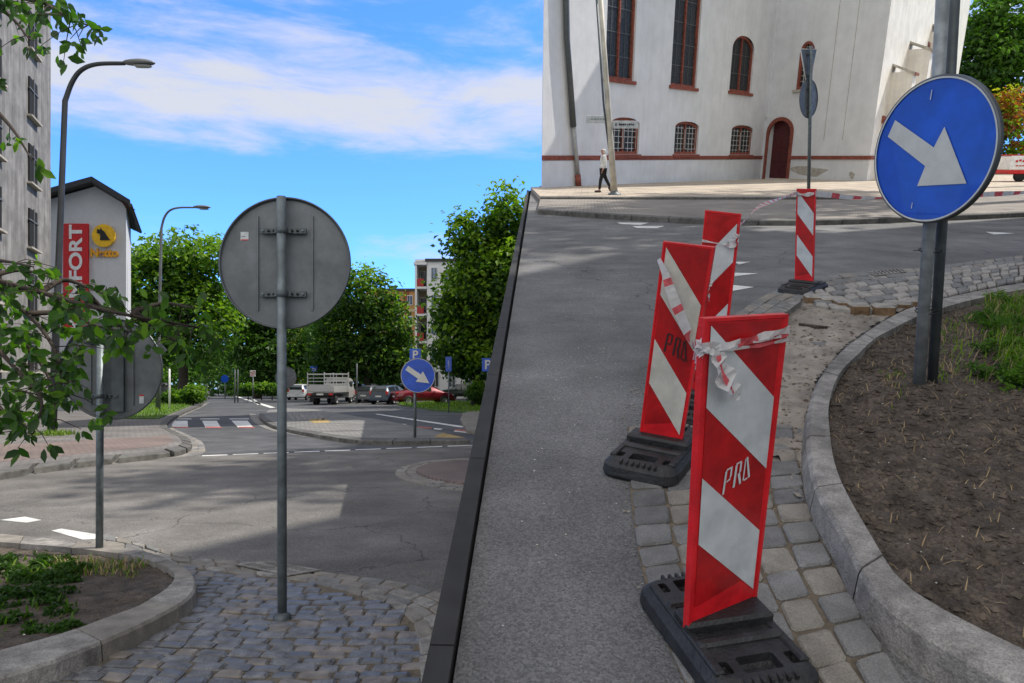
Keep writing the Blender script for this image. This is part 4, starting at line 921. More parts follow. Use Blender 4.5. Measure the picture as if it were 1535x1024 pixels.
q = tape([Q1(.10,.095,.02), Q1(.14,.15,.035), Q1(.24,.20,.045), Q1(.36,.235,.04)], .066, '', per=9, wave=.5, w0=lambda f: .25+.75*math.sin(min(1, f*1.05+.05)*math.pi)**.6); mb.add(q.v, q.f)
q = tape([Q1(.09,.10,.026), Q1(.12,.155,.041), Q1(.21,.205,.052)], .018, '', per=.001); mb.add(q.v, q.f); mb.m[-len(q.m):] = [1]*len(q.m)
tapeobj(mb, 'tape wound round the top of the nearest barrier with a loop hanging down')

# ================================================================== WHITE CHURCH-LIKE BUILDING
bld = thing('white_building', MR @ Matrix.Translation(fac_A), 'long white plastered building with red brick trim, arched windows and a dark red door', 'building')
class Seg:
    def __init__(s, A, B):
        s.o = A - fac_A; d = B-A; s.L = d.length; s.x = d.normalized(); s.y = Vector((-s.x.y, s.x.x, 0)); s.A = A
        s.M = Matrix.Translation(s.o) @ Matrix(((s.x.x, s.y.x, 0, 0), (s.x.y, s.y.y, 0, 0), (0,0,1,0), (0,0,0,1)))
    def p(s, u, v):
        d = rl(u, v); o = Vector((0,0,HR)); k = (s.A-o).dot(s.y)/d.dot(s.y); q = o+d*k-s.A; return q.dot(s.x), q.z
    def bake(s, mb): mb.v = [tuple(s.M @ Vector(p)) for p in mb.v]; return mb
S1, S2, S3 = Seg(fac_A, fac_B), Seg(fac_B, fac_C), Seg(fac_C, fac_D)
TOP = 15.0
TOW = 24.0  # tower raised out of view so that it shades the long facade
def wall(seg, ops, m, name='wall', h0=-.4, h1=TOP, x0=0.0, x1=None, y=0.0, rev=.28, parent=None):
    x1 = seg.L if x1 is None else x1
    xs = sorted({x0, x1} | {o[0] for o in ops} | {o[1] for o in ops}); zs = sorted({h0, h1} | {o[2] for o in ops} | {o[3] for o in ops}); mb = MB()
    for i in range(len(xs)-1):
        for j in range(len(zs)-1):
            cx, cz = (xs[i]+xs[i+1])/2, (zs[j]+zs[j+1])/2
            if any(o[0] < cx < o[1] and o[2] < cz < o[3] for o in ops): continue
            mb.quad((xs[i],y,zs[j]),(xs[i+1],y,zs[j]),(xs[i+1],y,zs[j+1]),(xs[i],y,zs[j+1]))
    for a, b, c, d in ops:
        mb.quad((a,y,c),(a,y+rev,c),(a,y+rev,d),(a,y,d)); mb.quad((b,y,c),(b,y,d),(b,y+rev,d),(b,y+rev,c)); mb.quad((a,y,d),(b,y,d),(b,y+rev,d),(a,y+rev,d)); mb.quad((a,y,c),(a,y+rev,c),(b,y+rev,c),(b,y,c))
        mb.quad((a,y+rev,c),(b,y+rev,c),(b,y+rev,d),(a,y+rev,d))
    return obj(name, seg.bake(mb), m, parent or bld, fix=False)
def arch(a, b, c, d, rise, n=14):
    """outline of an arched opening, from bottom left, clockwise over the arch"""
    r = rise; w = b-a; pts = [(a, c), (a, d-r)]
    for k in range(1, n): x = math.pi*k/n; pts.append(((a+b)/2 - w/2*math.cos(x), d-r+r*math.sin(x)))
    return pts+[(b, d-r), (b, c)]
def ringpts(p, t):
    cx = (min(q[0] for q in p)+max(q[0] for q in p))/2; cz = (min(q[1] for q in p)+max(q[1] for q in p))/2
    W = max(q[0] for q in p)-cx; H = max(q[1] for q in p)-cz
    return [(cx+(q[0]-cx)*(W-t)/W, cz+(q[1]-cz)*(H-t)/H) for q in p]
def xz(mb, poly, y0, y1, m=0):
    n = len(poly); mb.add([(p[0], y0, p[1]) for p in poly]+[(p[0], y1, p[1]) for p in poly], [(i,(i+1)%n,n+(i+1)%n,n+i) for i in range(n)]+[tuple(range(n)), tuple(range(2*n-1,n-1,-1))], m)
def frame_ring(mb, outer, inner, y0, y1, m=0):
    n = len(outer); vs = [(p[0],y0,p[1]) for p in outer]+[(p[0],y0,p[1]) for p in inner]+[(p[0],y1,p[1]) for p in outer]+[(p[0],y1,p[1]) for p in inner]; fs = []
    for i in range(n):
        j = (i+1)%n; fs += [(i,j,n+j,n+i),(i,2*n+i,2*n+j,j),(n+i,n+j,3*n+j,3*n+i)]
    mb.add(vs, fs, m)
def spandrel(mb, a, b, d, rise, y, n=14):
    """plaster filling the corners above an arch"""
    pts = arch(a, b, d-rise, d, rise, n)[1:-1]
    for p, q in zip(pts, pts[1:]): mb.quad((p[0],y,p[1]),(q[0],y,q[1]),(q[0],y,d),(p[0],y,d))
def church_window(seg, u0, u1, v0, v1, rise, kind, splay=0.0, sill=True):
    x0, _ = seg.p(u0, v1); x1, z0 = seg.p(u1, v1); _, z1 = seg.p((u0+u1)/2, v0); 
    o = (x0, x1, z0, z1); w = obj_window(seg, o, rise, kind, splay); return o
def obj_window(seg, o, rise, kind, splay):
    a, b, c, d = o; dep = .24; t = .13 if kind != 'tall' else .12
    mb = MB(); A0 = arch(a, b, c, d, rise); A1 = ringpts(A0, t); frame_ring(mb, A0, A1, .10, dep)
    for k in range(int((d-c)/.075)): pass
    xm = (a+b)/2; mb.box((xm, .16, (c+d)/2), (t*.8, .10, d-c-.02))
    w = obj('window', seg.bake(mb), M['brick'], bld)
    obj('pane', seg.bake(MB().quad((a+.02,dep-.03,c+.02),(b-.02,dep-.03,c+.02),(b-.02,dep-.03,d-.01),(a+.02,dep-.03,d-.01))), M['glass'], w, fix=False)
    mb = MB(); spandrel(mb, a, b, d, rise, .004); obj('plaster', seg.bake(mb), M['wallw'], w, fix=False)
    mb = MB(); mb.prism([(a-.12,-.10),(b+.12,-.10),(b+.12,.12),(a-.12,.12)], c-.16, c-.01); mb.v[:] = mb.v
    obj('sill', seg.bake(mb), M['brick'], w)
    mb = MB()
    if kind == 'tall':
        n = max(2, int((d-c)/.85))
        for k in range(1, n): mb.box((xm, dep-.055, c+(d-c)*k/n), (b-a-2*t, .02, .025))
        for s in (-1,1): mb.box((xm+s*(b-a)*.24, dep-.055, (c+d)/2), (.015, .015, d-c-.2))
        obj('glazing_bar', seg.bake(mb), M['lead'], w)
    else:
        for s in (-1,1):
            cx = xm+s*(b-a)*.235; W = (b-a)/2-t*1.4
            for q in (-.5,-.17,.17,.5):
                mb.box((cx+q*W, .11, c+(d-c)*.46), (.03,.02,(d-c)*.80 if abs(q) < .3 else (d-c)*.62))
            for k in range(5): mb.box((cx+RND.uniform(-.05,.05), .108, c+(d-c)*(.16+.16*k)), (W*RND.choice((1,.7,.7)), .02, .03))
        obj('grille', seg.bake(mb), M['bar'], w)
ops1 = []; HT = S1.p(1110,50)[1]-S1.p(1110,136)[1]
for u0, u1, v1 in ((907,950,116.5),(1005,1044,127.5),(1093,1126,136)):
    x0, z0 = S1.p(u0, v1); x1, _ = S1.p(u1, v1); ops1.append((x0, x1, z0, z0+HT*(1 if u0 == 1093 else 1.7)))
low = []
for u0, u1, v0, v1 in ((914,957,176,231),(1010,1045,182,231),(1094,1126,187.5,232)):
    x0, z0 = S1.p(u0, v1); x1, _ = S1.p(u1, v1); _, z1 = S1.p((u0+u1)/2, v0); low.append((x0, x1, z0, z1))
wall(S1, ops1+low, M['wallw'])
for o in ops1: obj_window(S1, o, .75, 'tall', 0)
for o in low: obj_window(S1, o, .28, 'low', 0)
zb = S1.p(1000, 236.5)[1]
def band(seg, a, b, h=.20, name='brick_band'):
    mb = MB().prism([(a,-.06),(b,-.06),(b,.02),(a,.02)], zb-h/2, zb+h/2); return obj(name, seg.bake(mb), M['brick'], bld)
band(S1, 0, S1.L-.02)
# plinth, slightly proud
obj('plinth', S1.bake(MB().prism([(0,-.035),(S1.L,-.035),(S1.L,.0),(0,.0)], -.4, zb-.11)), M['wallw'], bld)
# tower face with door
dx0 = .25; dx1 = S2.p(1180, 262)[0]; dtop = S2.p(1163, 176)[1]
wx0, wz0 = S2.p(1194, 135); wx1, _ = S2.p(1215, 135); _, wz1 = S2.p(1210, 62)
dop = (dx0+.16, dx1-.05, 0.0, dtop-.18); wop = (wx0, wx1, wz0, wz1)
wall(S2, [dop, wop], M['wallw'], rev=.45, h1=TOW)
A0 = arch(dop[0]-.2, dop[1]+.2, -.1, dtop, (dop[1]-dop[0])*.55, 18); A1 = arch(dop[0], dop[1], -.1, dtop-.2, (dop[1]-dop[0])*.5, 18)
mb = MB(); frame_ring(mb, A0, A1, -.05, .05); fr = obj('door_surround', S2.bake(mb), M['brick'], bld)
mb = MB()
for i in range(0, 24): 
    a = (i+.5)/24; z = a*(dtop-1.2)
mb = MB(); spandrel(mb, dop[0], dop[1], dop[3], (dop[1]-dop[0])*.5, .006); obj('plaster', S2.bake(mb), M['wallw'], fr, fix=False)
dr = obj('door', S2.bake(MB().box(((dop[0]+dop[1])/2, .40, dop[3]/2), (dop[1]-dop[0], .06, dop[3]))), M['door'], bld)
mb = MB()
for k in range(3):
    for s in (-1,1): mb.bbox(((dop[0]+dop[1])/2+s*(dop[1]-dop[0])*.24, .365, .45+k*.85), ((dop[1]-dop[0])*.36,.03,.65), .02)
obj('door_panel', S2.bake(mb), M['door'], dr)
mb = MB(); o = wop; A0 = arch(*o, .65); frame_ring(mb, A0, ringpts(A0, .15), -.04, .1); w = obj('window', S2.bake(mb), M['brick'], bld)
obj('pane', S2.bake(MB().quad((o[0],.2,o[2]),(o[1],.2,o[2]),(o[1],.2,o[3]),(o[0],.2,o[3]))), M['glass'], w, fix=False)
mb = MB(); spandrel(mb, *o[:2], o[3], .65, .006); obj('plaster', S2.bake(mb), M['wallw'], w, fix=False)
mb = MB()
for k in range(8): mb.box(((o[0]+o[1])/2, .15, o[2]+(o[3]-o[2])*(k+.5)/8.4), (o[1]-o[0]-.25, .02, .045))
for q in (-.2, 0, .2): mb.box(((o[0]+o[1])/2+q*(o[1]-o[0]), .145, (o[2]+o[3])/2), (.04,.02,o[3]-o[2]-.3))
obj('grille', S2.bake(mb), M['bar'], w); obj('sill', S2.bake(MB().box(((o[0]+o[1])/2,-.06,o[2]-.06),(o[1]-o[0]+.4,.2,.12))), M['patch'], w)
band(S2, dx1+.14, S2.L)
for k, u in enumerate((1236, 1264)):
    x = S2.p(u, 200)[0]; obj('render_joint', S2.bake(MB().box((x,-.004,8.5),(.03,.012,12.6))), M['patch'], bld)
obj('pilaster', S2.bake(MB().prism([(.02,-.10),(.16,-.10),(.16,.02),(.02,.02)], dtop+.02, TOP-.1)), M['wallw'], bld)
for cx, cz, rx, rz in ((1212,257,26,8),(1277,263,4,6)):
    x, z = S2.p(cx, cz); sx = S2.p(cx+rx, cz)[0]-x; sz = z-S2.p(cx, cz+rz)[1]
    pts = [(x+sx*math.cos(a)*(1+.25*math.sin(3*a)), z+sz*math.sin(a)*(1+.3*math.cos(2*a+1))) for a in [2*math.pi*k/22 for k in range(22)]]
    mb = MB(); xz(mb, pts, -.006, .01); obj('bare_patch', S2.bake(mb), M['patch'], bld)
# receding face with stepped buttresses, its sunlight painted in by paler plaster
ops3 = []
wall(S3, ops3, M['wallc'], h1=TOW)
band(S3, 0, S3.L)
def buttress(u0, u1, vt, L_, name='buttress'):
    x0 = S3.p(u0, vt)[0]; z1 = S3.p(u0, vt)[1]; w = .75; out = L_
    mb = MB().prism([(x0,-out),(x0+w,-out),(x0+w,.0),(x0,.0)], -.4, z1-.3); bt = obj(name, S3.bake(mb), M['wallc'], bld)
    mb = MB(); a = [(x0-.08,-out-.1,z1-.35),(x0+w+.08,-out-.1,z1-.35),(x0+w+.08,.0,z1+.15),(x0-.08,.0,z1+.15)]; mb.add(a+[(p[0],p[1],p[2]-.12) for p in a], [(0,1,2,3),(4,7,6,5),(0,4,5,1),(1,5,6,2),(2,6,7,3),(3,7,4,0)])
    obj('cap', S3.bake(mb), M['patch'], bt)
    obj('brick_edge', S3.bake(MB().box((x0+w/2,-out-.11,z1-.42),(w+.16,.04,.14))), M['brick'], bt)
buttress(1338, 1350, 100, 1.1); buttress(1364, 1385, 66, 1.15); buttress(1398, 1410, 40, 1.1)
x, z = S3.p(1325, 178); mb = MB(); mb.add([(x-.5,-.35,z-.25),(x+1.2,-.35,z-.25),(x+1.2,0,z+.15),(x-.5,0,z+.15),(x-.5,0,z-.25),(x+1.2,0,z-.25)], [(0,1,2,3),(0,4,5,1),(0,3,4),(1,5,2)]); obj('brick_ledge', S3.bake(mb), M['brick'], bld)
x, z = S3.p(1388, 85)
for q in (0, .55): 
    mb = MB(); A0 = arch(x+q, x+q+.35, z-1.2, z+.9, .2); frame_ring(mb, A0, ringpts(A0, .06), -.03, .02); w = obj('window', S3.bake(mb), M['brick'], bld)
    obj('pane', S3.bake(MB().quad((x+q+.02,-.01,z-1.2),(x+q+.33,-.01,z-1.2),(x+q+.33,-.01,z+.7),(x+q+.02,-.01,z+.7))), M['glass'], w, fix=False)
# the other sides and the roof
inv = Matrix.Translation(-fac_A); bq = fac_A+Vector((.35, 9.5, 0)); cq = fac_D+Vector((-3.0, 9.0, 0))
mb = MB()
for a, b_ in ((bq, fac_A), (fac_D, cq), (cq, bq)):
    a, b_ = a-fac_A, b_-fac_A; mb.quad((a.x,a.y,-3),(b_.x,b_.y,-3),(b_.x,b_.y,TOP if a is not (fac_D-fac_A) else TOW),(a.x,a.y,TOP))
obj('wall', mb, M['wallw'], bld, fix=False)
mb = MB(); outl = [fac_A, fac_B, fac_C, fac_D, cq, bq]; o_ = [p-fac_A for p in outl]; cen = (fac_A+fac_D+cq+bq)/4-fac_A; r1, r2 = (o_[0]+o_[5])/2+(cen-o_[0])*.15, (o_[3]+o_[4])/2+(cen-o_[3])*.15
vs = [(p.x, p.y, TOP+.01) for p in o_]+[(r1.x, r1.y, TOP+5), (r2.x, r2.y, TOP+5)]; mb.add(vs, [(0,1,7,6),(1,2,7),(2,3,7),(3,4,7),(4,5,6,7),(5,0,6)]); obj('roof', mb, M['tile'], bld)
tw_ = [fac_B-fac_A, fac_C-fac_A, fac_D-fac_A, fac_D-fac_A+Vector((-8,3,0)), fac_B-fac_A+Vector((1,5,0))]
mb = MB()
for i in (2,3,4):
    a, b_ = tw_[i], tw_[(i+1)%5]; mb.quad((a.x,a.y,TOP-6 if i == 4 else -2),(b_.x,b_.y,TOP-6 if i == 4 else -2),(b_.x,b_.y,TOW),(a.x,a.y,TOW))
obj('tower_wall', mb, M['wallw'], bld, fix=False)
cc = sum(tw_, Vector())/5; obj('raised_tower_roof', MB().add([(p.x+(p.x-cc.x)*.04, p.y+(p.y-cc.y)*.04, TOW) for p in tw_]+[(cc.x,cc.y,TOW+9)], [(i,(i+1)%5,5) for i in range(5)]+[(4,3,2,1,0)]), M['tile'], bld)
# drain pipe: part of the building
pa, pb, pc = S1.p(846,60), S1.p(856,190), S1.p(862,279)
obj('drain_pipe', S1.bake(MB().tube([(pa[0]-.6,-.14,TOP-.2),(pa[0],-.14,pa[1]),(pb[0],-.14,pb[1])], .13, 12)), M['pipe'], bld)
obj('drain_pipe', S1.bake(MB().tube([(pb[0],-.14,pb[1]),(pc[0],-.14,pc[1]+.5)], .10, 12)), M['pipel'], bld)
obj('drain_shoe', S1.bake(MB().tube([(pc[0],-.14,pc[1]+.5),(pc[0]+.05,-.17,pc[1])], .13, 12)), M['brick'], bld)

# sign post with street names, give-way post, seen on the far pavement
b = rg(921, 292, .175); top = rb(899, -20, b.y)-b
t = thing('lamp_post', T(b, 0, MR), 'leaning cream metal post beside the walking person carrying two white name plates', 'post')
obj('pole', MB().tube([(0,0,0), tuple(top*.3), tuple(top*.6), tuple(top)], [.12,.10,.085,.075], 14), M['cream'], t)
obj('conduit', MB().tube([(-.16,0,1.0), tuple(top*.45+Vector((-.15,0,0))), tuple(top+Vector((-.13,0,0)))], .035, 8), M['galvd'], t)
obj('foot', MB().lathe([(.24,0),(.22,.04),(.14,.08),(.12,.14)], (0,0,0), 14), M['galvd'], t)
k = rb(896,179,b.y)-b; mb = MB().bbox((k.x,0,k.z), (.80,.03,.24), .01); p = obj('name_plate', mb, M['film'], t); mb = MB()
for i in range(5): mb.box((k.x-.2+i*.1,-.02,k.z+.01),(.07,.01,.02))
obj('lettering', mb, M['galvd'], p)
k = rb(935,187,b.y)-b; mb = MB().bbox((k.x,-.02,k.z), (.98,.03,.25), .01); p = obj('name_plate', mb, M['film'], t); mb = MB()
for i, w in enumerate((.05,0,.08,.06,.07,.05,.03,.07,.05,.06)):
    if w: mb.box((k.x-.27+i*.065,-.04,k.z+.005*(i%3)),(w*.8,.01,.085 if i == 0 else .055))
obj('lettering', mb, M['blk'], p)
b = rg(1212, 294, .175); top = rb(1216, 68, b.y)-b; zb_ = lambda v: (rb(1214, v, b.y)-b).z
t = thing('give_way_sign', MR @ Matrix.Translation(b) @ Matrix.Rotation(math.atan2(top.x, top.z), 4, 'Y') @ Matrix.Rotation(math.radians(42), 4, 'Z'), 'thin post with backs of a triangular and a round sign near the arched door', 'road sign')
obj('pole', MB().tube([(0,0,0),(0,0,top.z)], .055, 12), M['galv'], t)
mb = MB(); z1, z0 = zb_(72), zb_(132); W = .52; mb.prism([(-W,z1),(W,z1),(0,z0-.1)], .08, .10); mb.v = [(p[0], p[2], p[1]) for p in mb.v]; pl = obj('triangle_plate', mb, M['plate'], t)
mb = MB(); e = [(-W,z1),(W,z1),(0,z0-.1)]; mb.tube([(p[0],.09,p[1]) for p in e+[e[0]]], .02, 6); obj('rim', mb, M['arrow'], pl)
round_back(t, zb_(147), .60, 0, (), None, False)
mb = MB(); 
for v in (80,112,132,160): obj('clamp', MB().bbox((0,.05,zb_(v)),(.30,.04,.06),.01), M['galvd'], t)

# ------------------------------------------------------------------ person
def tubes_skin(verts, edges, radii, name, m, parent, lv=1):
    me = bpy.data.meshes.new(name); me.from_pydata(verts, edges, []); o = bpy.data.objects.new(name, me); COL.objects.link(o)
    md = o.modifiers.new('s', 'SKIN'); sv = me.skin_vertices[0].data
    for i, r in enumerate(radii): sv[i].radius = r if isinstance(r, tuple) else (r, r)
    sv[0].use_root = True; md.use_smooth_shade = True
    sb = o.modifiers.new('u', 'SUBSURF'); sb.levels = lv; sb.render_levels = lv
    me.materials.append(m); o.parent = parent; return o
b = rg(903, 288.5, .175); hgt = 66/53.5*(HR-.175); s_ = hgt/1.72
pr = thing('person', T(b, 0, MR) @ Matrix.Scale(s_, 4), 'walking person in a light patterned hooded jacket and black trousers beside the cream post', 'person')
V = [(0,0,.92),(0,0,1.06),(.01,0,1.24),(.0,0,1.42),(-.02,0,1.50),(-.05,0,1.60),(-.06,0,1.68),   # pelvis .. head
     (.0,-.09,.88),(-.10,-.10,.50),(-.14,-.10,.09),(-.27,-.10,.04),
     (.0,.09,.88),(.15,.09,.50),(.36,.09,.16),(.28,.09,.05),
     (.0,-.17,1.40),(.03,-.22,1.14),(-.04,-.22,.90),(-.06,-.22,.83),
     (.0,.17,1.40),(.06,.22,1.14),(.0,.22,.92),(-.02,.22,.84)]
E = [(0,1),(1,2),(2,3),(3,4),(4,5),(5,6),(0,7),(7,8),(8,9),(9,10),(0,11),(11,12),(12,13),(13,14),(3,15),(15,16),(16,17),(17,18),(3,19),(19,20),(20,21),(21,22)]
Rr = [(.11,.15),(.11,.14),(.12,.16),(.11,.15),.055,(.095,.08),(.085,.07),.08,.055,.04,.035,.08,.055,.04,.035,.055,.042,.032,.03,.055,.042,.032,.03]
body = tubes_skin(V, E, Rr, 'body', M['skin'], pr, 2)
for (x, y, z) in ((-.06,-.22,.83),(-.02,.22,.84)):
    for q in range(5):
        L_ = (.055,.085,.09,.085,.07)[q]; yy = (q-2)*.018; tubes = MB().tube([(x-(.02 if q == 0 else 0)*1,y+yy,z), (x-.012-(.02 if q==0 else 0),y+yy*1.1,z-L_*.55),(x-.03,y+yy*.9,z-L_)], [.010,.009,.007], 6)
        obj('finger', tubes, M['skin'], pr)
J = [(0,0,.90),(0,0,1.05),(.01,0,1.24),(.0,0,1.40),(-.02,0,1.48),(.0,-.17,1.40),(.04,-.23,1.14),(-.04,-.23,.93),(.0,.17,1.40),(.07,.23,1.14),(.0,.23,.95)]
tubes_skin(J, [(0,1),(1,2),(2,3),(3,4),(3,5),(5,6),(6,7),(3,8),(8,9),(9,10)], [(.15,.19),(.145,.18),(.15,.19),(.14,.17),(.09,.09),.075,.062,.05,.075,.062,.05], 'jacket', M['jac'], pr, 2)
TR = [(0,0,.90),(.0,-.09,.84),(-.10,-.10,.50),(-.14,-.10,.11),(.0,.09,.84),(.15,.09,.50),(.34,.09,.18)]
tubes_skin(TR, [(0,1),(1,2),(2,3),(0,4),(4,5),(5,6)], [(.13,.16),.10,.075,.06,.10,.075,.06], 'trousers', M['trou'], pr, 2)
for x, y, z, a in ((-.20,-.10,.045,0),(.33,.09,.10,.9)):
    mb = MB().bbox((0,0,0),(.27,.10,.08),.03); R_ = Matrix.Translation((x,y,z)) @ Matrix.Rotation(a, 4, 'Y'); mb.v = [tuple(R_ @ Vector(p)) for p in mb.v]; obj('shoe', mb, M['shoe'], pr)
tubes_skin([(.0,0,1.50),(.0,0,1.60),(-.02,0,1.70)], [(0,1),(1,2)], [(.10,.085),(.105,.09),(.085,.075)], 'hood', M['hair'], pr, 2)
mb = MB(); mb.lathe([(.001,.02),(.012,.0),(.013,-.012),(.001,-.02)], (-.155,0,1.60), 6); obj('nose', mb, M['skin'], pr)
for s in (-1,1): obj('eye', MB().lathe([(.0001,.008),(.008,0),(.0001,-.008)], (-.135,s*.03,1.63), 8), M['blk'], pr)
obj('mouth', MB().box((-.140,0,1.555),(.012,.04,.008)), M['tail'], pr)

# red and white banner and parked vehicle glimpsed right of the sign
b = rg(1512, 272, .175); t = thing('parked_trailer', T(b, 0, MR), 'red and white lettered trailer glimpsed at the right edge behind the blue sign', 'trailer')
obj('body', MB().bbox((1.2,0,.95),(3.6,1.6,.75),.06), M['swht'], t); obj('red_stripe', MB().bbox((1.2,-.02,.50),(3.62,1.6,.20),.03), M['sred'], t)
mb = MB()
for k in range(7): mb.box((-.3+k*.18,-.815,1.05+.04*(k%2)),(.12,.01,.10)); mb.box((-.25+k*.17,-.815,.82),(.13,.01,.05))
obj('lettering', mb, M['sred'], t)
for x in (.1,2.3): 
    w = obj('wheel', MB().lathe([(.001,-.1),(.28,-.1),(.32,-.06),(.32,.06),(.28,.1),(.001,.1)], (x,-.65,.32), 18, 0, XR), M['tyre'], t)
obj('roof_rail', MB().box((1.2,0,1.36),(3.6,1.5,.05)), M['sred'], t)

# ================================================================== BUILDINGS OF THE LOWER STREET
H_ = Vector((-.33,1,0)).normalized(); gP = Vector((-22.0,35.0,0))
gb = thing('grey_building', T(gP), 'tall weathered grey rendered block at the left edge with small dark windows', 'building')
nW = Vector((-H_.y, H_.x, 0))                                     # into the building
e = -H_*18
poly = [(0,0),(e.x,e.y),((e+nW*10).x,(e+nW*10).y),((nW*10).x,(nW*10).y)]
obj('wall', MB().prism(poly, 0, 24), M['gwall'], gb); obj('roof', MB().prism([(p[0]*1.02+.1,p[1]*1.02) for p in poly], 24, 24.4), M['droof'], gb)
ang = math.atan2(H_.y, H_.x)
for z in (3.0, 5.6, 8.4, 11.2, 14.1, 17):
    for t_ in (2.9, 7.5, 12):
        c = -H_*t_ - nW*.0; w = obj('window', MB().box((c.x, c.y, z), (1.15,.12,1.6), rz=ang), M['hole'], gb)
        obj('sill', MB().box((c.x-nW.x*.08, c.y-nW.y*.08, z-.93), (1.5,.26,.08), rz=ang), M['patch'], w)
        obj('frame', MB().box((c.x-nW.x*.07, c.y-nW.y*.07, z), (.07,.05,1.72), rz=ang).box((c.x-nW.x*.07, c.y-nW.y*.07, z+.3), (1.28,.05,.06), rz=ang), M['lead'], w)
# shop with the gable
Y0 = 40.0; pt = lambda u, v, Y=Y0: ly(u, v, Y)
nb = thing('shop_building', T((0,Y0,0)), 'white gabled shop with dark roof, red banner and yellow round logo', 'building')
ap = pt(148,278); lw = pt(50,306); rw = pt(189,303); D = Vector((-.43,.90,0))*7
pf = [(lw.x,0),(rw.x,0),(rw.x,rw.z),(ap.x,ap.z),(lw.x,lw.z)]; n = 5
mb = MB(); mb.add([(x,0,z) for x, z in pf]+[(x+D.x,D.y,z) for x, z in pf], [(0,1,2,3,4),(9,8,7,6,5)]+[(i,(i+1)%5,5+(i+1)%5,5+i) for i in (0,1,4)]); obj('wall', mb, M['nwall'], nb)
def slab(a, b, m, th=.28, name='roof', fwd=.7):
    mb = MB(); o = Vector((0,-fwd,0)); v = [Vector((a[0],0,a[1]))+o, Vector((b[0],0,b[1]))+o]; w = [v[0]+D*1.06, v[1]+D*1.06]; up = Vector((0,0,th))
    mb.add([v[0],v[1],w[1],w[0],v[0]+up,v[1]+up,w[1]+up,w[0]+up], [(0,1,2,3),(4,7,6,5),(0,4,5,1),(1,5,6,2),(2,6,7,3),(3,7,4,0)]); return obj(name, mb, m, nb)
le = pt(30,310); re = pt(205,312)
slab((ap.x,ap.z+.02),(le.x,le.z), M['droof']); slab((ap.x+.01,ap.z+.02),(re.x,re.z), M['droof'])
obj('soffit', MB().add([(rw.x,-.6,rw.z-.02),(re.x,-.6,re.z-.05),(re.x-.05,0,re.z-.12),(rw.x,0,rw.z-.35)], [(0,1,2,3)]), M['soff'], nb)
obj('eave_underside', MB().add([(rw.x,0,rw.z-.12),(re.x,-.6,re.z-.02),(re.x+D.x*1.05,D.y*1.05,re.z-.02),(rw.x+D.x,D.y,rw.z-.12)], [(0,1,2,3)]), M['droof'], nb, fix=False)
obj('gutter', MB().tube([(re.x+.03,-.7,re.z),(re.x+.03+D.x,D.y,re.z)], .09, 8), M['droof'], nb)
0 and obj('chimney', MB().box((pt(100,285).x,3,14.0),(.7,.7,1.6)), M['gwall'], nb)
a, b_ = pt(97,336), pt(134.5,500); bn = obj('banner', MB().bbox(((a.x+b_.x)/2,-.10,(a.z+b_.z)/2),(b_.x-a.x,.12,a.z-b_.z),.02), M['sred'], nb)
mb = MB(); text_mb(mb, 'KOMFORT', .95, Matrix.Translation(((a.x+b_.x)/2+.05,-.175,(a.z+b_.z)/2)) @ Matrix.Rotation(math.radians(90), 4, 'X') @ Matrix.Rotation(math.radians(90), 4, 'Z') @ Matrix.Diagonal((1.28,1,1,1)), 0, .03)
obj('lettering', mb, M['swht'], bn, fix=False)
c = pt(158.5,354.5); r = 17/F*Y0; lo = obj('logo_disc', MB().lathe([(.001,0),(r,0),(r,.12),(.001,.12)], (c.x,-.13,c.z), 40, 0, XR, sm=False), M['syel'], nb)
dog = [(-.62,.62),(-.28,.55),(-.22,.78),(-.08,.50),(.10,.42),(.30,.10),(.72,-.52),(-.30,-.52),(-.26,-.05),(-.32,.12),(-.62,.22),(-.60,.40)]
mb = MB(); k_ = .17 if False else .0
mb = MB(); xz(mb, [(c.x+x*r*.85, c.z+z*r*.85+.02) for x, z in dog], -.29, -.262); obj('emblem', mb, M['blk'], lo)
c = pt(157,380); mb = MB(); text_mb(mb, 'Netto', .62, Matrix.Translation((c.x,-.05,c.z)) @ Matrix.Rotation(math.radians(90), 4, 'X') @ Matrix.Diagonal((1.0,1,1,1)), 0, .035, .04); obj('lettering', mb, M['sora'], nb, fix=False)
c = pt(60,444); bn = obj('poster', MB().box((c.x,-.06,c.z),(.9,.05,.35)), M['syel'], nb); obj('poster_panel', MB().box((c.x,-.10,c.z-.05),(.6,.03,.2)), M['blue'], bn)
for x in (-26.5,-24.7): w = obj('window', MB().box((x,-.03,2.0),(1.2,.08,1.6)), M['win'], nb)
# other wall stretch behind the leaves
# white flats with loggias
def flats(name, label, u0, u1, vtop, Y, depth, storeys, wallm, nwin, um=None, balc=None, roof=.3, win='winb', cols=()):
    a, b_ = ly(u0, vtop, Y), ly(u1, vtop, Y); W = b_.x-a.x; Z = a.z; t = thing(name, T(((a.x+b_.x)/2, Y, 0)), label, 'building')
    obj('wall', MB().prism([(-W/2,0),(W/2,0),(W/2,depth),(-W/2,depth)], 0, Z), wallm, t)
    obj('roof', MB().prism([(-W/2-.2,-.2),(W/2+.2,-.2),(W/2+.2,depth+.2),(-W/2-.2,depth+.2)], Z, Z+roof), M['droof'], t)
    sh = Z/storeys
    for k in range(storeys):
        for i in range(nwin):
            x = -W/2+W*(i+.5)/nwin; z = sh*(k+.55); w = obj('window', MB().box((x,-.03,z),(W/nwin*.42,.08,sh*.48)), M['frame'], t)
            obj('pane', MB().box((x-W/nwin*.1,-.08,z),(W/nwin*.16,.03,sh*.42)).box((x+W/nwin*.1,-.08,z),(W/nwin*.16,.03,sh*.42)), M[win], w)
    return t, W, Z, sh
t, W, Z, sh = flats('apartment_block', 'white five storey apartment block with red balcony rails between the trees', 640, 790, 392, 84, 12, 5, M['aptw'], 7)
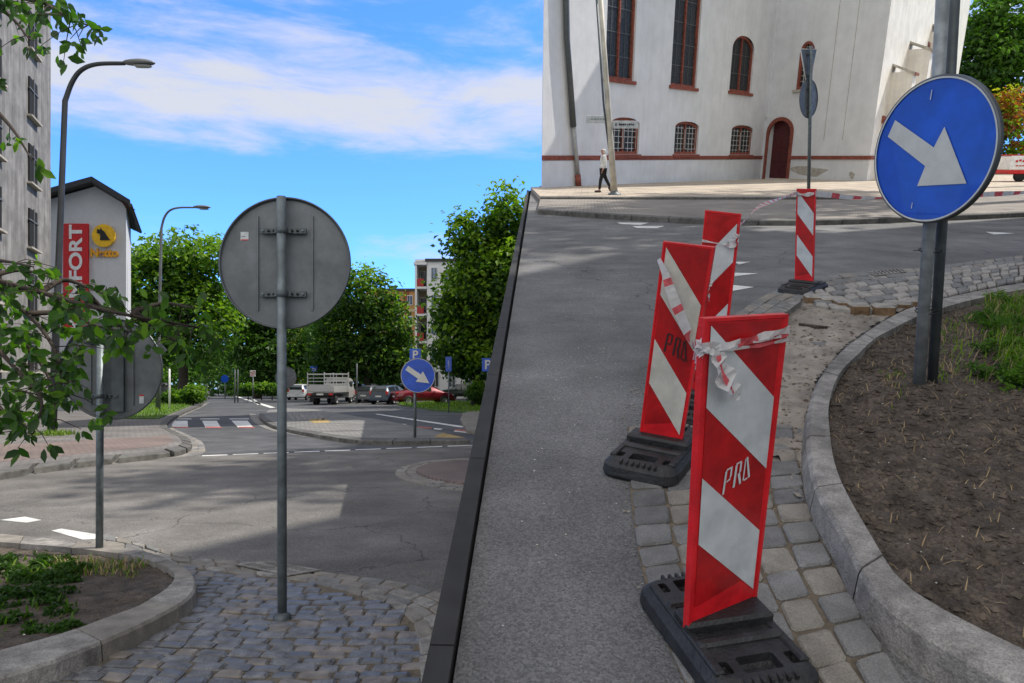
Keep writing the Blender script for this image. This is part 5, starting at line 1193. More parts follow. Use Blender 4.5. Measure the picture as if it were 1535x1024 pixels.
# recessed loggia stack on its left end
a = ly(623, 398, 84.0); x0 = a.x-(ly(640,392,84).x+ly(790,392,84).x)/2; x1 = -W/2-.02
mb = MB().prism([(x0,2.2),(x1,2.2),(x1,12),(x0,12)], 0, Z-.4); lg_ = obj('loggia_wall', mb, M['aptc'], t)
for k in range(6): obj('loggia_slab', MB().prism([(x0-.05,-.1),(x1,-.1),(x1,2.2),(x0-.05,2.2)], sh*k-.02 if k else 0, sh*k+.22), M['aptw'], t)
obj('loggia_pier', MB().prism([(x0-.06,-.12),(x0+.16,-.12),(x0+.16,2.2),(x0-.06,2.2)], 0, Z-.3), M['aptw'], t)
obj('roof', MB().prism([(x0-.2,-.2),(x1-.01,-.2),(x1-.01,12),(x0-.2,12)], Z-.4, Z-.1), M['aptw'], t)
for k in range(1,5): obj('balcony_rail', MB().prism([(x0+.17,-.08),(x1-.35,-.08),(x1-.35,-.02),(x0+.17,-.02)], sh*k+.25, sh*k+1.15), M['balr'], t)
for k in range(5): 
    w = obj('window', MB().box(((x0+x1)/2,2.15,sh*k+1.4),((x1-x0)*.6,.08,1.9)), M['frame'], t); obj('pane', MB().box(((x0+x1)/2,2.10,sh*k+1.4),((x1-x0)*.5,.04,1.7)), M['win'], w)
t, W, Z, sh = flats('apartment_block', 'orange and rust banded flats behind the middle tree', 548, 624, 436, 100, 12, 5, M['apto'], 4)
for k in range(5):
    for i in range(2): obj('rust_panel', MB().box((-W/2+W*(i+.5)*.5+W*.06,-.02,sh*(k+.55)),(W*.10,.03,sh*.9)), M['aptr'], t)
    obj('cream_band', MB().box((0,-.04,sh*k+.18),(W*.99,.06,.35)), M['aptc'], t)
flats('apartment_block', 'pale cream far house glimpsed between the yellow shrub and the middle trees', 420, 508, 452, 118, 10, 4, M['aptc'], 6)
flats('low_building', 'low white shop front beneath the right tree', 640, 790, 545, 79, 4, 1, M['aptw'], 6, win='win')

# ================================================================== TREES
def crown_mesh(blobs, n, size, seed, clump=1.1, dens=None, m3=(0,1,2), flat=.55, drop=0.0):
    """thousands of small leaf tufts gathered in clumps over the blobs"""
    R_ = random.Random(seed); mb = MB(); tot = sum(b[3]*b[4]*b[5] for b in blobs)**.0 ; vol = [ (b[3]*b[4]*b[5])**(2/3) for b in blobs]; S = sum(vol)
    for b, v in zip(blobs, vol):
        bx, by, bz, rx, ry, rz = b; nl = int(n*v/S); per = 34; nc = max(6, nl//per)
        for c in range(nc):
            while True:
                d = Vector((R_.gauss(0,1), R_.gauss(0,1), R_.gauss(0,1)))
                if d.length > .1: break
            d.normalize(); k = R_.uniform(.55, 1.04)**.6; k *= 1+.22*noise.noise(Vector((d.x*2.2+seed, d.y*2.2, d.z*2.2)))*2
            cc = Vector((bx+d.x*rx*k, by+d.y*ry*k, bz+d.z*rz*k)); cr = clump*R_.uniform(.5, 1.15)
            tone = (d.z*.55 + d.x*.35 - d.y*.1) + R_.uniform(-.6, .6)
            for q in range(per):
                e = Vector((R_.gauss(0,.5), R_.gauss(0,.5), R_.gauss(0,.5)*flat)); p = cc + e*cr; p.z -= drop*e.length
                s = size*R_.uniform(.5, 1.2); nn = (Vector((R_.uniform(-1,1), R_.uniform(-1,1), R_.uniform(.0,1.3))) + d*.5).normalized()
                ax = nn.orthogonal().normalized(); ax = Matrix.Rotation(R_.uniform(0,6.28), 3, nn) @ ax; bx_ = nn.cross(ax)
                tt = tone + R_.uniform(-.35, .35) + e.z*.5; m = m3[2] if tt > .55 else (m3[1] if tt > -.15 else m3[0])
                fold = nn*s*.22
                mb.add([p-ax*s*.5, p-bx_*s*.34+fold, p+ax*s*.6, p+bx_*s*.34+fold], [(0,1,2),(0,2,3)], m)
    return mb
def tree(name, base, crownblobs, n, size, seed, label, trunk_r=.3, trunk_top=None, group=None, mats=None, clump=1.1, frame=I4, limbs=6, **kw):
    t = thing(name, T(base, 0, frame), label, 'tree', group); R_ = random.Random(seed)
    top = trunk_top or max(b[2] for b in crownblobs); mb = MB()
    P = [Vector((0,0,-.2)), Vector((R_.uniform(-.1,.1),0,top*.3)), Vector((R_.uniform(-.25,.25),R_.uniform(-.2,.2),top*.6)), Vector((R_.uniform(-.4,.4),0,top))]
    mb.tube(smooth(P, 3), [trunk_r*(1.25 if k == 0 else 1-.75*k/9) for k in range(10)], 10)
    for i in range(limbs):
        b = R_.choice(crownblobs); f = R_.uniform(.3, .8); s = P[1].lerp(P[3], f*.8); e = Vector((b[0]+R_.uniform(-.7,.7)*b[3], b[1]+R_.uniform(-.7,.7)*b[4], b[2]+R_.uniform(-.2,.7)*b[5]))
        mid = s.lerp(e, .5)+Vector((0,0,-.1*(e-s).length)); mb.tube([s, mid, e], [trunk_r*.45, trunk_r*.25, trunk_r*.06], 6)
    obj('trunk', mb, M['bark'], t)
    obj('crown', crown_mesh(crownblobs, n, size, seed, clump, **kw), mats or [M['l1'], M['l2'], M['l3']], t, fix=False); return t
def blob(u, v, ru, rv, Y, base, ry=None):
    c = ly(u, v, Y); return (c.x-base.x, 0, c.z-base.z, ru/F*Y, ry or ru/F*Y*.9, rv/F*Y)
def ltree(name, u, Y, bl, n, size, seed, label, **kw):
    base = Vector(((u-CU)/F*Y, Y, 0)); bs = [blob(b[0], b[1], b[2], b[3], Y, base) for b in bl]
    bs = [(x, (RND.uniform(-.5,.5)*ry), z, rx, ry, rz) for x, y, z, rx, ry, rz in bs]
    return tree(name, base, bs, n, size, seed, label, **kw)
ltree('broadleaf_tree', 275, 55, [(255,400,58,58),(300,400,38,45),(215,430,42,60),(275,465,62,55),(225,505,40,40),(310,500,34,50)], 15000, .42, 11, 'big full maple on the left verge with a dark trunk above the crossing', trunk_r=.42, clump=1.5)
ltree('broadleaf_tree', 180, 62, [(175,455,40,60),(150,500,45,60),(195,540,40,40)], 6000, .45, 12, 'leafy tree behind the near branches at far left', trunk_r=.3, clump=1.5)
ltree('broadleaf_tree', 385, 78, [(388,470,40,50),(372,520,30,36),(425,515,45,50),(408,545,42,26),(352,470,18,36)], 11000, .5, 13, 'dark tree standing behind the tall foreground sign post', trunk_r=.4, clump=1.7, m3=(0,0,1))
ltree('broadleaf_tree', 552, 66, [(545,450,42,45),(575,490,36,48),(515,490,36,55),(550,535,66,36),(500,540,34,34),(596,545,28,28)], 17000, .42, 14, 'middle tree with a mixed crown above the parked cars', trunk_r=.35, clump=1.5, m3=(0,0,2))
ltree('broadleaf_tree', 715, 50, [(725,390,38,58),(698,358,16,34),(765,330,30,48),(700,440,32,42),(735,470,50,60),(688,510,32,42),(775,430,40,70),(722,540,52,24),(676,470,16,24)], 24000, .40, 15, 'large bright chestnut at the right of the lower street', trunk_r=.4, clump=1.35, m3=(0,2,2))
ltree('broadleaf_tree', 448, 95, [(448,510,16,26),(440,545,30,28)], 3000, .45, 16, 'small yellow green tree between the dark tree and the middle tree', trunk_r=.2, mats=[M['l2'], M['l3'], M['ly']], clump=1.2, m3=(1,2,2))
ltree('broadleaf_tree', 490, 84, [(492,500,26,40),(478,540,34,36)], 5000, .45, 17, 'bushy tree just left of the middle tree', trunk_r=.25, clump=1.4)
for k, (u, Y, v, r) in enumerate(((318,150,545,22),(345,130,540,24),(300,170,552,18),(368,115,548,24),(330,200,556,16),(285,110,545,24),(420,110,550,26),(250,95,540,26))):
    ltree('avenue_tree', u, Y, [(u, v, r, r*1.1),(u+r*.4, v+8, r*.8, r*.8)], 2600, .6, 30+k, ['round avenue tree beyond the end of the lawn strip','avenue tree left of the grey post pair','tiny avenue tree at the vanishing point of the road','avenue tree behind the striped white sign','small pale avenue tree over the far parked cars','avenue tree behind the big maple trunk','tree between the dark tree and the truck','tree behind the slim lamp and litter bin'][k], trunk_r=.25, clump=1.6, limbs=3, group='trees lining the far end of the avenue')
def bush(u, v, r, rv, Y, n, size, seed, label, mats=None, clump=.35):
    c = ly(u, v, Y); base = Vector((c.x, Y, 0)); t = thing('bush', T(base), label, 'bush')
    obj('stem', MB().tube([(0,0,0),(0,0,c.z)], .05, 6), M['bark'], t)
    obj('foliage', crown_mesh([(0,0,c.z,r/F*Y,r/F*Y,rv/F*Y)], n, size, seed, clump), mats or [M['l1'], M['l2'], M['l3']], t, fix=False)
bush(716, 587, 14, 15, 48, 5000, .12, 51, 'round clipped bush beside the maroon car')
bush(290, 592, 14, 12, 50, 2500, .2, 52, 'low shrub right of the big maple trunk')
bush(262, 596, 16, 9, 52, 2500, .2, 53, 'low shrub left of the big maple trunk')
for k, (u, lb) in enumerate(((372,'low clipped hedge bush left of the striped white sign'),(392,'low clipped hedge bush right of the striped white sign'),(408,'low hedge bush nearest the small grey sign back'))): bush(u, 583, 9, 6, 70, 1500, .25, 54+k, lb, clump=.5)
# dense planting closing the gaps behind the cars
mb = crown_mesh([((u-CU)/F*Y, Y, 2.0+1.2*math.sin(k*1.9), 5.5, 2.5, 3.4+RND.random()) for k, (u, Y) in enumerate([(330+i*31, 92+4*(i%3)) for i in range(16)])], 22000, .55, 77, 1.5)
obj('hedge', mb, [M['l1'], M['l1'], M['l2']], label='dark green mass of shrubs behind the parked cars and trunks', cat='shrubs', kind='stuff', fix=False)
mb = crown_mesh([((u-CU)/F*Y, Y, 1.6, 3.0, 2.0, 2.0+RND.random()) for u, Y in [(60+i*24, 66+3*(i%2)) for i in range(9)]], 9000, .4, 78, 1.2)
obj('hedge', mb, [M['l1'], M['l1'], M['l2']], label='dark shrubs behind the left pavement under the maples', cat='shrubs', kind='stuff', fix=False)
# trees behind the right end of the white building, on the hill
def rtree(u, v0, b_, bl, n, size, seed, label, mats=None, **kw):
    base = rb(u, 268, b_); base.z = 0
    bs = []
    for uu, vv, ru, rv in bl:
        c = rb(uu, vv, b_); k = b_/F*1.05; bs.append((c.x-base.x, RND.uniform(-.5,.5), c.z, ru*k, ru*k*.9, rv*k))
    return tree('broadleaf_tree', base, bs, n, size, seed, label, frame=MR, mats=mats, **kw)
rtree(1475, 250, 66, [(1470,95,44,55),(1520,120,44,70),(1455,145,26,34),(1500,40,40,40)], 12000, .50, 61, 'green tree beyond the right end of the white building', trunk_r=.35, clump=1.5, m3=(0,1,1))
rtree(1490, 250, 60, [(1492,165,26,26),(1480,200,18,30),(1530,190,30,40)], 3500, .36, 62, 'reddish and yellow leaved small tree in front of the green one', mats=[M['l3'], M['rl1'], M['ly']], trunk_r=.15, clump=1.0)
bs_ = [(rb(1455+22*i, 232, 58+i).x, 58+i, 1.0, 1.6, 1.2, 1.2) for i in range(6)]
obj('hedge', crown_mesh(bs_, 5000, .25, 63, .8), [M['l1'], M['l2'], M['l3']], M=MR, label='low hedge behind the trailer at the far right', cat='shrubs', kind='stuff', fix=False)

# unseen house and trees, added right of the hill street to shade it
def off_house(a0, b0, w, d, h, rz, label):
    t = thing('added_shade_house', T((a0, b0, -.1), rz, MR), label, 'building')
    obj('wall', MB().prism([(0,0),(w,0),(w,d),(0,d)], 0, h), M['wallc'], t)
    mb = MB(); mb.add([(-.4,-.4,h),(w+.4,-.4,h),(w+.4,d+.4,h),(-.4,d+.4,h),(w/2,0,h+1.2),(w/2,d,h+1.2)], [(0,1,4),(1,2,5,4),(2,3,5),(3,0,4,5)]); obj('roof', mb, M['tile'], t)
    for k in range(int(h/3)):
        for i in range(int(d/3)):
            w_ = obj('window', MB().box((-.02, 1.5+i*3, 1.6+k*3), (.08,1.3,1.5)), M['frame'], t); obj('pane', MB().box((-.06, 1.5+i*3, 1.6+k*3), (.05,1.1,1.3)), M['win'], w_)
    return t
for k, (a_, b_, h_) in enumerate(((21.5,25,31),(27,31.5,34),(32.5,38,36))):  # trees added out of view to lengthen and break up the shade
    tree('added_shade_tree', (a_-1.5, b_+1.0, 0), [(0,0,h_-7,2.8,2.8,6.5),(.8,.4,h_-2,1.9,1.9,3.2)], 1700, .7, 90+k, ['added shading tree before the far windows of the unseen house','added shading tree at the far corner of the unseen house','added shading tree past the unseen house on the hill'][k], trunk_r=.4, frame=MR, clump=1.8, limbs=4)
OFF = dict(a0=5.2, b0=-.5, w=10, d=32, h=28)
off_house(OFF['a0'], OFF['b0'], OFF['w'], OFF['d'], OFF['h'], math.radians(-36), 'unseen tall house added to shade the hill street')


obj('ground_cover', crown_mesh(GROUND_COVER, 5200, .035, 5, .05, m3=(0,1,1)), [M['n1'], M['l1'], M['l2']], label='low dark leafy plants in the left kerbed bed', cat='ground cover', kind='stuff', fix=False)
lx = []; Rb = random.Random(4)
for k in range(60):
    u, v = Rb.triangular(1452, 1580, 1530), Rb.uniform(450, 580); u += (v-450)*.15; p = rg(u, v, .1); lx.append((p.x, p.y, .10+.03*Rb.random(), .09, .09, .05+.06*Rb.random()))
obj('ground_cover', crown_mesh(lx, 9000, .032, 6, .06, m3=(0,1,1)), [M['l1'], M['l2'], M['blade']], M=MR, label='leafy green undergrowth at the right edge behind the blue arrow sign', cat='ground cover', kind='stuff', fix=False)
# near tree whose boughs hang into the picture on the left
nt = thing('overhanging_tree', T((-6.3, 5.4, 0)), 'near tree at the far left whose drooping leafy boughs hide part of the round sign', 'tree')
o0 = Vector((-6.3, 5.4, 0)); mb = MB(); mb.tube([(0,0,-.1),(.1,0,1.5),(.25,0,2.6),(.2,-.05,4.2),(.5,-.1,5.6)], [.16,.13,.11,.08,.05], 12); obj('trunk', mb, M['bark'], nt)
bows = [ ([(-120,370),(-20,415),(60,438),(130,458),(200,474),(270,486),(305,492)], 5.0, .8), ([(-120,360),(-20,430),(40,470),(80,520),(92,570),(85,615)], 5.3, .8), ([(-100,-110),(0,-40),(60,0),(100,25),(132,38)], 5.0, .8), ([(-100,60),(-20,150),(20,195),(48,240)], 5.2, .25),
  ([(130,440),(160,470),(192,500)], 5.1, .6), ([(-120,450),(-30,500),(30,560),(62,600),(50,650)], 4.8, 1.0), ([(200,468),(245,500),(278,520)], 5.0, .7), ([(60,438),(95,420),(130,430),(165,445)], 5.2, .6), ([(-20,415),(30,405),(75,415)], 5.4, .5),
  ([(-60,470),(20,500),(70,560),(75,600)], 5.6, 1.0), ([(40,470),(100,470),(150,490),(215,500)], 5.4, .7), ([(-60,-20),(10,20),(45,60)], 5.5, .8), ([(200,468),(245,455),(290,462)], 5.3, .8), ([(-120,520),(-40,580),(10,620),(40,640)], 5.2, .9), ([(0,-10),(70,5),(100,25)], 5.3,.7), ([(-20,415),(-30,390),(10,392),(50,400)], 5.0,.4)]
LR = random.Random(5); tw = MB(); lv = MB()
def leaf(p, d, L, m):
    """a pointed drooping leaf blade, folded along its midrib"""
    d = d.normalized(); s = d.cross(Vector((LR.uniform(-.3,.3), -1, LR.uniform(-.3,.3)))).normalized(); nrm = s.cross(d); w = L*.24
    s = (s + nrm*LR.uniform(-.8,.8)).normalized(); nrm = s.cross(d); b = nrm*L*.12
    v = [p, p+d*L*.28+s*w*.8+b*.3, p+d*L*.6+s*w+b*.1, p+d*L+b*-1.0, p+d*L*.6-s*w+b*.1, p+d*L*.28-s*w*.8+b*.3, p+d*L*.30-b*.4, p+d*L*.62-b*.5]
    lv.add(v, [(0,1,6),(1,2,7,6),(2,3,7),(0,6,5),(6,7,4,5),(7,3,4)], m, True)
for px, Y, den in bows:
    P = smooth([ly(u, v, Y+.25*math.sin(i*1.3))-o0 for i, (u, v) in enumerate(px)], 6); n = len(P)
    if px[0][0] < -50: tw.tube([Vector((.2,0,2.5 if px[0][1] > 200 else 5.0)), P[0]], [.05,.03], 8)
    tw.tube(P, [.020*(1-k/n)+.004 for k in range(n)], 6)
    _, L_ = resample(P, 3); k = int(L_*21*den)
    for i in range(k):
        f = LR.uniform(.12, 1); p = P[min(n-1, int(f*n))]; e = p + Vector((LR.gauss(0,.11), LR.gauss(0,.16), LR.gauss(-.04,.085)))
        tw.tube([p, p.lerp(e, .5)+Vector((0,0,.02)), e], [.004,.003,.002], 4, cap=False)
        for q in range(LR.randint(3, 6)):
            dd = Vector((LR.uniform(-.8,.9), LR.uniform(-.7,.5), LR.uniform(-1.3,.15))); r_ = LR.random()
            leaf(e+Vector((LR.gauss(0,.02),LR.gauss(0,.02),LR.gauss(0,.02))), dd, LR.uniform(.06,.118), 2 if r_ > .86 else (1 if r_ > .45 else 0))
obj('bough', tw, M['twig'], nt); obj('foliage', lv, [M['n1'], M['n2'], M['n3']], nt, fix=False)
lv.v and None

# ================================================================== VEHICLES
def car(base, rz, L, W, H, col, label, kind='hatch', group=None, plate=True):
    """x: length (front at +x). Lofted body: sill, waist, shoulder, greenhouse"""
    t = thing('parked_car', T(base, rz), label, 'car', group)
    if kind == 'sedan': P = [(-.5,.30,.52,.62),(-.485,.24,.60,.70),(-.36,.2,.62,.72),(-.30,.2,.63,.76),(-.16,.2,.64,.97),(.0,.2,.64,1.0),(.10,.2,.64,.97),(.27,.2,.62,.68),(.42,.2,.55,.60),(.49,.24,.42,.46),(.5,.28,.36,.38)]
    elif kind == 'wagon': P = [(-.5,.28,.58,.66),(-.49,.22,.62,.84),(-.44,.2,.64,.97),(-.30,.2,.65,1.0),(-.16,.2,.65,1.0),(.0,.2,.65,1.0),(.10,.2,.64,.96),(.25,.2,.63,.68),(.42,.2,.58,.62),(.49,.24,.44,.48),(.5,.28,.38,.40)]
    else: P = [(-.5,.28,.56,.62),(-.485,.22,.62,.78),(-.41,.2,.64,.93),(-.30,.2,.65,.98),(-.14,.2,.65,1.0),(.0,.2,.65,1.0),(.11,.2,.64,.95),(.28,.2,.62,.68),(.42,.2,.57,.61),(.49,.24,.42,.46),(.5,.28,.36,.38)]
    vs = []; n = 12
    for x, z0, z1, z2 in P:
        e = 1-(abs(x)*2)**6*.16; w = W/2*e; top = max(z2, z1+.01); g = (top-z1)
        pr_ = [(0,z0),(w*.85,z0),(w*.97,z0+.04),(w,z0+(z1-z0)*.5),(w*.985,z1*.93),(w*.94,z1),(w*(.94-.28*min(1,g*3)),z1+g*.88),(w*(.80-.28*min(1,g*3)),top),(0,top+.008)]
        vs.append([(x*L, y, z*H) for y, z in pr_] + [(x*L, -y, z*H) for y, z in reversed(pr_[1:-1])])
    n = len(vs[0]); flat = [p for r in vs for p in r]; fs = []; ms = []
    mb = MB(); mb.add(flat, [], 0)
    for i in range(len(P)-1):
        for k in range(n):
            j = (k+1) % n; gm = 0
            g0, g1 = P[i][3]-P[i][2], P[i+1][3]-P[i+1][2]
            if k in (5, n-6-0) and min(g0, g1) > .05: gm = 1
            if k in (5, 6, 7, 8, 9, 10) and False: gm = 1
            mb.f.append((i*n+k, i*n+j, (i+1)*n+j, (i+1)*n+k)); mb.m.append(0); mb.sm.append(True)
    mb.f += [tuple(range(n)), tuple((len(P)-1)*n+k for k in range(n-1,-1,-1))]; mb.m += [0,0]; mb.sm += [False, False]
    body = obj('body', mb, paint('paint_%s_%d' % (kind, int(col[0]*999)), col), t)
    def pt_(i, k, out=.012):
        p = Vector(vs[i][k]); c = Vector((p.x, 0, H*.62)); d = (p-c); d.x = 0; return p + d.normalized()*out
    # side glass, windscreen and rear window as panels just proud of the body
    gi = [i for i in range(len(P)) if P[i][3]-P[i][2] > .2]; i0, i1 = gi[0], gi[-1]
    for sgn in (0, 1):
        K = (5, 6) if sgn == 0 else (n-5, n-6)
        for a, b_ in ((i0, (i0+i1)//2), ((i0+i1)//2, i1)):
            mb = MB()
            for i in range(a, b_):
                p = [pt_(i, K[0]), pt_(i+1, K[0]), pt_(i+1, K[1]), pt_(i, K[1])]
                c = lambda u_, v_: p[0].lerp(p[1], u_).lerp(p[3].lerp(p[2], u_), v_)
                f0 = .12 if i == a else 0; f1 = .90 if i == b_-1 else 1
                mb.quad(c(f0,.12), c(f1,.12), c(f1,.92), c(f0,.92))
            if mb.v: obj('side_window', mb, M['cglass'], body, fix=False)
    def across(i, j, name, z0=.10, z1=.92):
        a0, a1, b0, b1 = Vector(vs[i][6]), Vector(vs[i][n-6]), Vector(vs[j][7]), Vector(vs[j][n-7])
        if True:
            a0, a1 = Vector(vs[i][6]), Vector(vs[i][n-6]); b0, b1 = Vector(vs[j][6]), Vector(vs[j][n-6])
        nn = (a1-a0).cross(b0-a0).normalized(); 
        if nn.z < 0: nn = -nn
        o = nn*.03 + Vector((.02 if j < i else -.02, 0, 0))*0
        tl = Vector((0,0,H*.035)); c = lambda u_, v_: (a0.lerp(a1, u_)).lerp(b0.lerp(b1, u_), v_) + o + tl
        obj(name, MB().quad(c(.06,z0), c(.94,z0), c(.94,z1), c(.06,z1)), M['cglass'], body, fix=False)
    if kind == 'sedan': across(3, 4, 'rear_window'); across(7, 6, 'windscreen')
    else: across(1, 2 if kind == 'wagon' else 2, 'rear_window', .0, 1.0); across(7, 6, 'windscreen')
    if kind != 'sedan':
        mb = MB().bbox((-L*.497,0,H*.735),(.03,W*.68,H*.17),.01); obj('rear_window', mb, M['cglass'], body)
    r = H*.215
    for x in (-L*.30, L*.31):
        for s in (-1, 1):
            w = obj('wheel', MB().lathe([(.001,-.09),(r*.62,-.09),(r*.95,-.085),(r,-.06),(r,.06),(r*.95,.085),(r*.62,.09),(.001,.09)], (x, s*(W/2-.085), r), 22, 0, XR), M['tyre'], t)
            mb = MB().lathe([(.001,0),(r*.62,.0),(r*.64,.01)], (x, s*(W/2+.008), r), 20, 0, XR)
            for k in range(5):
                a = k*1.2566; mb.box((x+math.cos(a)*r*.33, s*(W/2+.014), r+math.sin(a)*r*.33), (r*.5,.012,r*.12), M=Matrix.Rotation(-a, 3, 'Y'))
            obj('rim', mb, M['rimm'], w)
            obj('wheel_arch', MB().lathe([(r*1.0,0),(r*1.17,0),(r*1.17,.012),(r*1.0,.012)], (x, s*(W/2-.004), r), 22, 0, XR), M['trim'], body)
    for s in (-1, 1):
        tl_ = (.16,.30,.13) if kind == 'sedan' else (.14,.16,.26)
        obj('tail_light', MB().bbox((-L*.487, s*W*.385, H*.60), (tl_[0], tl_[1], tl_[2]), .02), M['tail'], t)
        obj('headlight', MB().bbox((L*.465, s*W*.36, H*.50), (.14,.26,.11), .02), M['lens'], t)
        obj('mirror', MB().bbox((L*.13, s*(W/2+.06), H*.66), (.10,.16,.10), .02), M['trim'], t)
        obj('door_handle', MB().bbox((-L*.08, s*(W/2+.0), H*.56), (.16,.02,.03), .006), M['trim'], t)
    obj('rear_bumper', MB().bbox((-L*.492,0,H*.27),(.14,W*.90,H*.15),.03), M['trim'] if kind == 'wagon' else body.data.materials[0], t)
    obj('front_bumper', MB().bbox((L*.49,0,H*.25),(.12,W*.86,H*.14),.03), body.data.materials[0], t)
    if plate:
        obj('number_plate', MB().bbox((-L*.503,0,H*.42 if kind != 'wagon' else H*.40),(.03,.50,.11),.005), M['plt'], t)
    return t
gp = lambda u, v: lg(u, v, 0)
H90 = math.radians(90)
b = gp(444, 600); car((b.x, b.y+1.6, 0), H90+.04, 4.1, 1.8, 1.55, (.66,.68,.70), 'white hatchback with red tail lights driving off left of the flatbed truck', 'hatch')
b = gp(634, 606.5); car((b.x, b.y+.3, 0), math.radians(22), 4.6, 1.78, 1.48, (.17,.008,.018), 'long maroon car parked crosswise behind the small arrow sign', 'sedan')
b = gp(536, 601.5); car((b.x-.3, b.y+1.6, 0), H90+.05, 4.3, 1.8, 1.60, (.012,.013,.016), 'black car parked just right of the flatbed truck', 'wagon', 'cars parked in a row')
b = gp(556, 604); car((b.x, b.y+1.2, 0), H90-.25, 4.0, 1.75, 1.45, (.13,.14,.16), 'grey hatchback with red lamps between the black and the blue car', 'hatch', 'cars parked in a row')
b = gp(568, 603); car((b.x, b.y+2.4, 0), H90-.28, 4.0, 1.75, 1.42, (.5,.5,.5), 'white rear of a car squeezed into the parked row', 'hatch', 'cars parked in a row')
b = gp(582, 606); car((b.x, b.y+1.0, 0), H90-.28, 4.2, 1.75, 1.48, (.05,.07,.10), 'dark blue grey hatchback with white plate beside the maroon car', 'hatch', 'cars parked in a row')
b = gp(600, 601); car((b.x, b.y+5, 0), H90-.28, 4.4, 1.8, 1.62, (.02,.022,.026), 'dark tall car half hidden behind the small arrow sign', 'wagon', 'cars parked in a row')
b = gp(694, 600); car((b.x, b.y+2, 0), math.radians(168), 4.6, 1.8, 1.62, (.03,.04,.035), 'dark green estate car behind the clipped bush', 'wagon')
b = gp(672, 597); car((b.x, b.y+9, 0), math.radians(175), 4.2, 1.8, 1.5, (.45,.46,.47), 'silver car behind the dark green estate', 'hatch')
b = gp(540, 596); car((b.x, b.y+8, 0), H90, 4.2, 1.8, 1.6, (.3,.32,.33), 'grey car roof showing behind the flatbed truck and black car', 'wagon')
for k, (u, v, c_, lb) in enumerate(((312,582.5,(.35,.36,.38),'tiny silver car far down the road'),(303,583.5,(.05,.05,.06),'tiny dark car far down the road left of the silver one'),(296,584.5,(.5,.5,.5),'tiny white car far down the road at the kerb'))):
    b = gp(u, v); b = Vector(((u-CU)/F*120, 120+k*-9, 0)); car(b, H90+.1, 4.2, 1.8, 1.5, c_, lb, 'hatch', 'cars parked far down the road')
# flatbed truck
b = gp(480, 607.5); t = thing('flatbed_truck', T((b.x, b.y, 0), -.04), 'white flatbed truck seen from behind with a ladder headboard and red tail lights', 'truck')
Wd = 2.05; wm = paint('paint_truck', (.50,.50,.49))
mb = MB(); mb.bbox((0,2.2,.98),(Wd,4.3,.10),.01); obj('bed_floor', mb, wm, t)
obj('tailboard', MB().bbox((0,.03,1.20),(Wd,.05,.40),.01), wm, t)
for s in (-1,1):
    obj('side_board', MB().bbox((s*(Wd/2-.02),2.2,1.20),(.05,4.3,.40),.01), wm, t)
    obj('tail_light', MB().bbox((s*.80,-.04,.80),(.30,.06,.14),.01), M['tail'], t)
    obj('mud_flap', MB().box((s*.80,.55,.45),(.34,.02,.5)), M['trim'], t)
    obj('mirror', MB().bbox((s*1.22,5.3,1.75),(.16,.08,.32),.02), M['trim'], t)
    obj('corner_post', MB().bbox((s*(Wd/2-.06),4.28,1.75),(.08,.08,1.5),.01), wm, t)
    for y, x in ((1.3,.78),(1.3,.58),(5.2,.85)): 
        w = obj('wheel', MB().lathe([(.001,-.1),(.30,-.1),(.34,-.07),(.34,.07),(.30,.1),(.001,.1)], (s*x,y,.34), 20, 0, Matrix.Rotation(H90, 3, 'Y')), M['tyre'], t)
        obj('rim', MB().lathe([(.001,0),(.18,0),(.18,.02)], (s*(x+.11),y,.34), 16, 0, Matrix.Rotation(H90, 3, 'Y')), M['rimm'], w)
mb = MB()
for z in (1.55,1.80,2.05,2.35): mb.bbox((0,4.28,z),(Wd-.15,.06,.10),.01)
mb.bbox((0,4.30,1.30),(Wd-.15,.04,.35),.01)
for x in (-.5,0,.5): mb.bbox((x,4.30,1.9),(.05,.04,1.0),.01)
obj('ladder_rack', mb, wm, t)
mb = MB(); 
for s in (-1,1): mb.bbox((s*(Wd/2-.06),.06,1.85),(.06,.06,1.1),.01)
for z in (1.5,1.75,2.0,2.28): mb.bbox((0,.06,z),(Wd-.2,.04,.05 if z < 2.2 else .08),.008)
mb.bbox((-.1,.30,1.45),(1.6,.10,.12),.02)
obj('rear_gate_rail', mb, wm, t)
prof = [(-.95,.5),(-.98,1.1),(-.86,1.95),(-.70,2.08),(.70,2.08),(.86,1.95),(.98,1.1),(.95,.5)]
mb = MB(); mb.add([(x,4.45,z) for x, z in prof]+[(x,6.0,z if z < 1.9 else z-.05) for x, z in prof], [(i,(i+1)%8,8+(i+1)%8,8+i) for i in range(8)]+[tuple(range(7,-1,-1)), tuple(range(8,16))]); mb.bbox((0,6.4,.85),(1.7,.9,.7),.12); cb = obj('cab', mb, wm, t)
obj('rear_window', MB().box((0,4.43,1.62),(1.2,.03,.42)), M['cglass'], cb)
for s in (-1,1): obj('side_window', MB().box((s*.93,5.2,1.55),(.03,.9,.45)), M['cglass'], cb)
obj('chassis', MB().bbox((0,3.0,.68),(.9,5.6,.20),.02).bbox((0,.0,.80),(2.0,.08,.20),.02).bbox((0,.05,.55),(1.9,.08,.10),.02), M['trim'], t)
obj('number_plate', MB().bbox((0,-.06,.80),(.52,.02,.12),.004), M['plt'], t)

